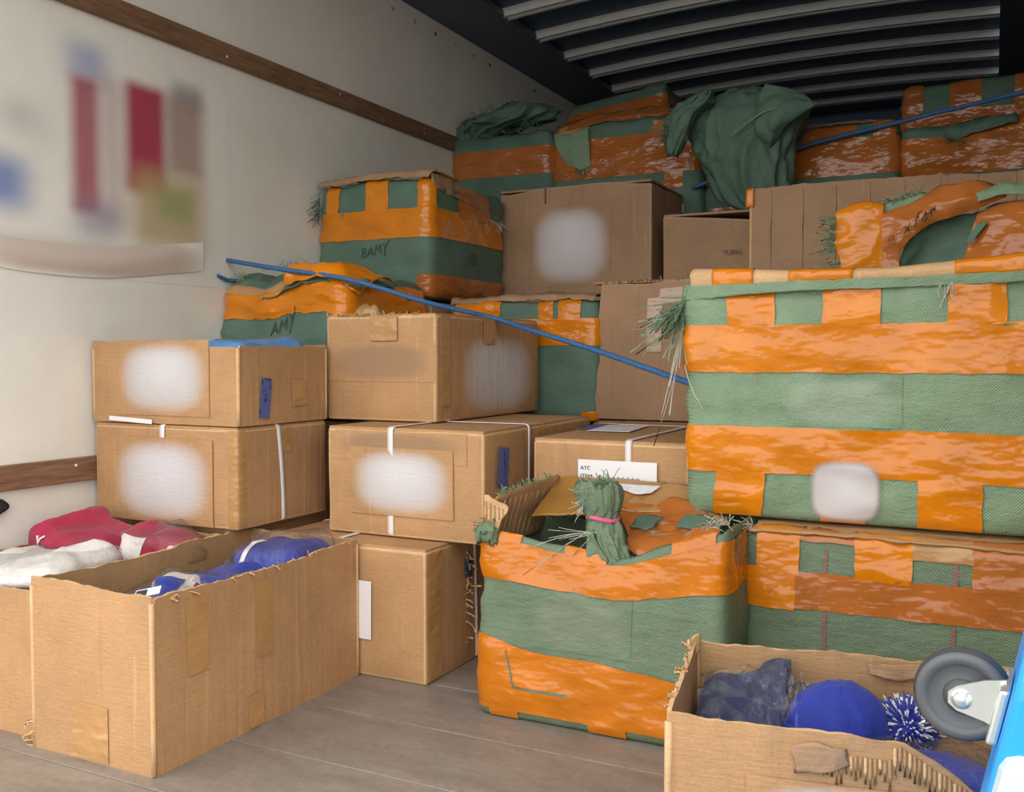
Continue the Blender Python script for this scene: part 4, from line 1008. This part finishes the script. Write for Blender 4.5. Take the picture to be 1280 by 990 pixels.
# peeled liner with exposed flutes
def nft(t): return -.012 * t if t < .58 else -.007 - .055 * min(1, (t - .58) / .2)
for i in range(46):
    x = -.05 + .245 * i / 45; zt = .35 + nft((x + NW / 2) / NW) - .004 + .003 * noise.noise(Vector((i * .9, 2, 0))) - (.018 if x < .03 else 0)
    ln = .030 + .018 * noise.noise(Vector((i * .45, 5, 1)))
    tube('flute', [(x, -ND / 2 - .0042, zt - ln), (x, -ND / 2 - .0045, zt - ln / 2), (x, -ND / 2 - .0042, zt)], .0019, CARD_IN if i % 3 else CARD_LT, Nb, None, 6)
sheet('peeled_liner', [[(-.085, -ND / 2 - .006, .292), (-.05, -ND / 2 - .009, .298), (-.02, -ND / 2 - .006, .308)], [(-.085, -ND / 2 - .005, .328), (-.05, -ND / 2 - .009, .333), (-.02, -ND / 2 - .006, .332)]], CARD_GY, Nb, 16, 10, .002, 30, .002, 4, .002, .008)
glabel(Nb, 'paper_label', 'washed_label', (.01, -ND / 2 - .0060, .235), .30, .10)
fringe('torn_paper', (-NW / 2, -ND / 2, .35), (-NW / 2, ND / 2, .352), (-.4, -.2, .4), 26, .012, CARD_LT, Nb, .003, .7, 91)
sheet('torn_corner', [[(-NW / 2 - .004, ND / 2 - .05, .34), (-NW / 2 + .004, ND / 2 - .01, .34)], [(-NW / 2 - .006, ND / 2 - .04, .365), (-NW / 2 + .002, ND / 2, .362)]], CARD_LT, Nb, 8, 8, .004, 30, .004, 2, .003, .008)
sheet('torn_liner', [[(.02, ND / 2 - .009, .325), (.06, ND / 2 - .012, .322), (.10, ND / 2 - .009, .328)], [(.02, ND / 2 - .007, .345), (.06, ND / 2 - .01, .345), (.10, ND / 2 - .007, .346)]], CARD_GY, Nb, 14, 8, .003, 30, .002, 6, .003, .006)
# contents
pack('clothing_pack', 'grey and navy packs filling the bottom of the hat carton', n2w(0, 0, .02), (NW - .07, ND - .07, .185), NAVYC, NRZ, seed=3, plastic=False)
nv = thing('clothing_pack', 'navy garment in a shiny clear bag at the left of the hat carton', 'clothing', n2w(-.155, .03, .20), NRZ)
rows = [[(-.062, -.10, .03), (.0, -.10, .035), (.05, -.09, .03)], [(-.062, -.02, .07), (.0, -.02, .075), (.055, -.02, .085)], [(-.062, .05, .085), (.0, .055, .10), (.06, .055, .12)], [(-.06, .10, .085), (.0, .105, .105), (.065, .11, .13)]]
sheet('folded_cloth', rows, NAVYC, nv, 34, 40, .008, 13, .016, 3, .022)
sheet('plastic_bag', [[(a * 1.04, b - .004, c + .016) for a, b, c in q] for q in rows], PLAST, nv, 34, 40, .008, 17, 0, 5, .026, .008)
gv = thing('clothing_pack', 'upright crumpled clear bag beside the navy garment in the hat carton', 'clothing', n2w(-.085, .045, .215), NRZ)
loft('folded_cloth', [(0, 0, 0, .035, .05), (0, 0, .035, .034, .045), (0, .005, .06, .015, .02)], GREYC, gv, 40, 20, .2, 2.4, 4, 12)
loft('plastic_bag', [(0, 0, 0, .042, .058), (0, 0, .045, .042, .05), (.0, .01, .08, .026, .03), (.004, .02, .115, .008, .01)], PLAST, gv, 60, 34, .45, 2.6, 6, 12)
pack('clothing_pack', 'red folded cloth in the near left corner of the hat carton', n2w(-.185, -.10, .245), (.05, .05, .05), PINK, NRZ, seed=7)
pack('clothing_pack', 'pink and white bagged garment in front of the blue beanie', n2w(-.09, -.075, .222), (.11, .08, .055), WHITE, NRZ - .3, (.2, .15), seed=8,
     extra=lambda r, s: s.patch('pink_stripe', PINK, r, .05, .09, .005, .085, .002, .012))
pack('clothing_pack', 'dark blue bagged hat lying before the pompoms', n2w(.07, -.055, .215), (.19, .10, .07), BLUE, NRZ + .1, seed=9)
pack('clothing_pack', 'wine red cloth at the low torn edge of the hat carton', n2w(.15, -.12, .21), (.07, .05, .05), WINE, NRZ, seed=10)
bn = thing('knit_hat', 'royal blue knit beanie bulging above the carton rim', 'hat', n2w(-.028, .045, .225), NRZ)
loft('crown', [(0, 0, 0, .068, .06), (.0, 0, .035, .075, .065), (.003, 0, .075, .066, .06), (.006, 0, .103, .045, .042), (.006, 0, .116, .018, .018)], BLUE, bn, 48, 24, .05, 2, 3, 12)
loft('folded_brim', [(-.075, -.02, .008, .03, .03), (-.066, -.03, .035, .034, .03), (-.05, -.03, .062, .02, .02)], BLUE, bn, 32, 16, .15, 2, 5, 12)
def pompom(label, loc, R, sd):
    t = thing('pompom', label, 'pompom', loc, 0, 'pompoms in the hat carton')
    for nm, mt, n in (('blue_yarn', BLUE, 620), ('white_yarn', WHITE, 330)):
        rnd = random.Random(sd + n); V, Fc = [], []
        for i in range(n):
            zc = rnd.uniform(-.6, 1); a = rnd.uniform(0, 2 * pi); q = math.sqrt(1 - zc * zc)
            d = Vector((q * cos(a), q * sin(a), zc)); p = d * R * .35; e = d * R * rnd.uniform(.85, 1.08) + Vector((rnd.uniform(-1, 1), rnd.uniform(-1, 1), rnd.uniform(-1, 1))) * R * .10
            u = d.orthogonal().normalized() * .0013; v = d.cross(u).normalized() * .0013
            b = len(V); V += [p + u, p - u * .5 + v, p - u * .5 - v, e + u, e - u * .5 + v, e - u * .5 - v]
            Fc += [(b, b + 1, b + 4, b + 3), (b + 1, b + 2, b + 5, b + 4), (b + 2, b, b + 3, b + 5), (b + 3, b + 4, b + 5)]
        o = mesh(nm, V, Fc, mt, t); o['kind'] = 'stuff'
    loft('core', [(0, 0, -R * .6, R * .3, R * .3), (0, 0, 0, R * .75, R * .75), (0, 0, R * .6, R * .3, R * .3)], BLUE, t, 20, 10, .1)
pompom('blue and white yarn pompom right of the beanie in the hat carton', n2w(.066, .050, .288), .042, 3)
# ---------------- garments in A (local carton x -1.5765, y 1.6235)
pack('clothing_pack', 'hidden blue packs filling the lower half of the long carton', (-1.5765, 1.6235, .014), (.27, .57, .185), NAVYC, seed=13, plastic=False)
pack('clothing_pack', 'clear bagged blue garment nearest the front of the long carton', (-1.56, 1.45, .212), (.20, .20, .065), BLUE, .10, (.0, .04), seed=14)
pack('clothing_pack', 'royal blue folded jersey in the middle of the long carton', (-1.535, 1.66, .222), (.17, .15, .085), BLUE, -.1, (.1, .0), seed=15,
     extra=lambda r, s: (s.patch('white_stripe', WHITE, r, .12, .135, .02, .16, .003, .012), s.patch('red_stripe', WINE, r, .145, .155, .02, .16, .003, .012)))
pack('clothing_pack', 'royal blue bagged jersey at the far end of the long carton', (-1.52, 1.82, .255), (.17, .18, .09), BLUE, .05, (.22, .0), seed=16,
     extra=lambda r, s: s.patch('white_stripe', WHITE, r, .03, .045, .02, .18, .003, .012))
hg = tag(plate('hang_tag', (0, 0, 0), .05, .022, PAPER, None, 'top'), 'small white and black hang tag at the near rim of the long carton', 'tag')
hg.location = (-1.47, 1.345, .338); hg.rotation_euler = (.5, -.2, .5)
plate('black_print', (-.012, 0, .0009), .022, .016, INK, hg, 'top')
pack('clothing_pack', 'blue and white striped garment wedged midway in the long carton', (-1.60, 1.57, .222), (.14, .12, .075), WHITE, .5, (.15, .2), seed=17,
     extra=lambda r, s: (s.patch('blue_panel', BLUE, r, .0, .06, .005, .13, .003, .012), s.patch('red_stripe', WINE, r, .085, .1, .005, .13, .003, .012)))
# ---------------- garments in B
pack('clothing_pack', 'red packs filling the bottom of the jersey carton by the wall', (-2.0, 1.59, .014), (.39, .46, .21), RED, seed=23, plastic=False)
pack('jersey', 'white bagged jersey with red hem at the front of the left carton', (-2.0, 1.48, .245), (.36, .23, .085), WHITE, .12, (.05, -.12), seed=24,
     extra=lambda r, s: s.patch('red_hem', RED, r, -.1, .40, .0, .045, .003, .015))
pack('jersey', 'red jersey edge hanging out at the near left corner of the jersey carton', (-2.12, 1.37, .25), (.17, .07, .06), RED, .1, (.1, .05), seed=28)
pack('jersey', 'crumpled red jersey heaped by the left wall', (-2.06, 1.69, .262), (.26, .20, .115), RED, -.2, (.1, .15), seed=25, plastic=False,
     extra=lambda r, s: s.text('white_print', strokes('Y-o', .10, .07, .03), WHITE, r, .006))
pack('jersey', 'red and white jersey folded in a clear bag near the stacked cartons', (-1.87, 1.76, .27), (.22, .15, .085), RED, .1, (.05, .1), seed=26,
     extra=lambda r, s: (s.patch('white_stripe', WHITE, r, .03, .10, .02, .11, .003, .014), s.patch('white_stripe', WHITE, r, .17, .2, .02, .11, .003, .014)))
# dark bag edge at the left border
bk = thing('black_strap', 'short black webbing strap hanging on the left wall', 'strap', (XL + .006, 1.60, .36))
sheet('webbing', [[(.0, -.12, -.04), (.0, -.08, -.04)], [(.01, -.10, .03), (.01, -.04, .03)], [(.012, -.10, .07), (.012, .0, .055)], [(.0, -.12, .10), (.0, -.01, .075)]], BLACKM, bk, 6, 16, .002, 8, .004)

# ================================================================ ROPE
rp = [(-2.238, 2.40, 1.112), (-2.0, 2.36, 1.072), (-1.735, 2.365, 1.03), (-1.52, 2.44, .963), (-1.42, 2.52, .934), (-1.348, 2.574, .914), (-1.20, 2.52, .875), (-.95, 2.40, .815), (-.72, 2.26, .757), (-.63, 2.20, .735)]
rope = tag(tube('rope', rp, .0075, ROPE, None, 90, 10), 'blue braided rope running over the left bale and the middle stack', 'rope')
rope2 = tag(tube('rope', [(-1.10, 3.85, 1.487), (-1.06, 3.855, 1.498), (-.684, 3.858, 1.606), (-.3, 3.865, 1.672), (.235, 3.87, 1.752)], .008, ROPE, None, 50, 10), 'blue rope stretched across the rear bales at the upper right', 'rope')
# rope tail at the wall
tag(tube('rope', [(XL + .006, 2.36, 1.06), (XL + .012, 2.40, 1.048), (XL + .012, 2.46, 1.05)], .006, ROPE, None, 10, 8), 'short blue rope end at the left wall below the banner', 'rope')

# ================================================================ DOLLY standing on edge at the right
dl = thing('dolly', 'blue platform dolly standing on edge with a grey caster', 'dolly', (-.084, .97, 0), radians(-4))
LEAN = .21
def tilt(o):
    for v in o.data.vertices: v.co.x += v.co.z * LEAN
    return o
T = .05
out = []
for (cx_, cz_, a0) in ((.16, .52, 0), (-.02, .52, 90)):
    for k in range(8): a = radians(a0 + 90 * k / 7); out.append((cx_ + .07 * cos(a), cz_ + .07 * sin(a)))
out += [(-.09, .004), (.23, .004)]
n = len(out)
V = [(0, p, q) for p, q in out] + [(T, p, q) for p, q in out]
Fc = [tuple(range(n)), tuple(range(2 * n - 1, n - 1, -1))] + [(i, n + i, n + (i + 1) % n, (i + 1) % n) for i in range(n)]
o = tilt(mesh('deck', V, Fc, BLUE_PL, dl, smooth=False)); md = o.modifiers.new('bevel', 'BEVEL'); md.width = .008; md.segments = 3
o = tilt(boxmesh('corner_bumper', (.004, -.104, .36), (.056, -.06, .475), CLEAR_BUMPER, dl, .012))
o = tilt(boxmesh('swivel_plate', (-.010, -.045, .462), (-.0005, .03, .512), STEEL, dl, .003))
ca = (.066, -.005, .491)
wh = lathe('wheel', [(.008, .010), (.016, .008), (.026, .006), (.029, .009), (.032, .012), (.037, .0115), (.040, .008), (.0412, 0), (.040, -.008), (.037, -.0115), (.032, -.012), (.029, -.009), (.026, -.006), (.016, -.008), (.008, -.010)][::-1], RUBBER, dl, 'Y', 64, ca)
lathe('tread', [(.0405, .0075), (.0422, .004), (.0422, -.004), (.0405, -.0075)][::-1], RUBBER_D, wh, 'Y', 64)
lathe('hub', [(.0, -.013), (.012, -.013), (.015, -.010), (.018, -.006)], RUBBER_D, wh, 'Y', 32)
for sg in (-1, 1):
    pts = [(.062, .480), (.055, .486), (.055, .496), (.062, .502), (.085, .511), (.102, .514), (.097, .468), (.085, .474)]
    yb = ca[1] + sg * .0145
    V = [(p, yb - .0015, q) for p, q in pts] + [(p, yb + .0015, q) for p, q in pts]; n = len(pts)
    Fc = [tuple(range(n)), tuple(range(2 * n - 1, n - 1, -1))] + [(i, n + i, n + (i + 1) % n, (i + 1) % n) for i in range(n)]
    mesh('fork', V, Fc, STEEL, dl, smooth=False)
lathe('axle_bolt', [(0, -.022), (.005, -.0215), (.007, -.019), (.007, -.017), (.009, -.017), (.009, -.0155)], STEEL, wh, 'Y', 24)
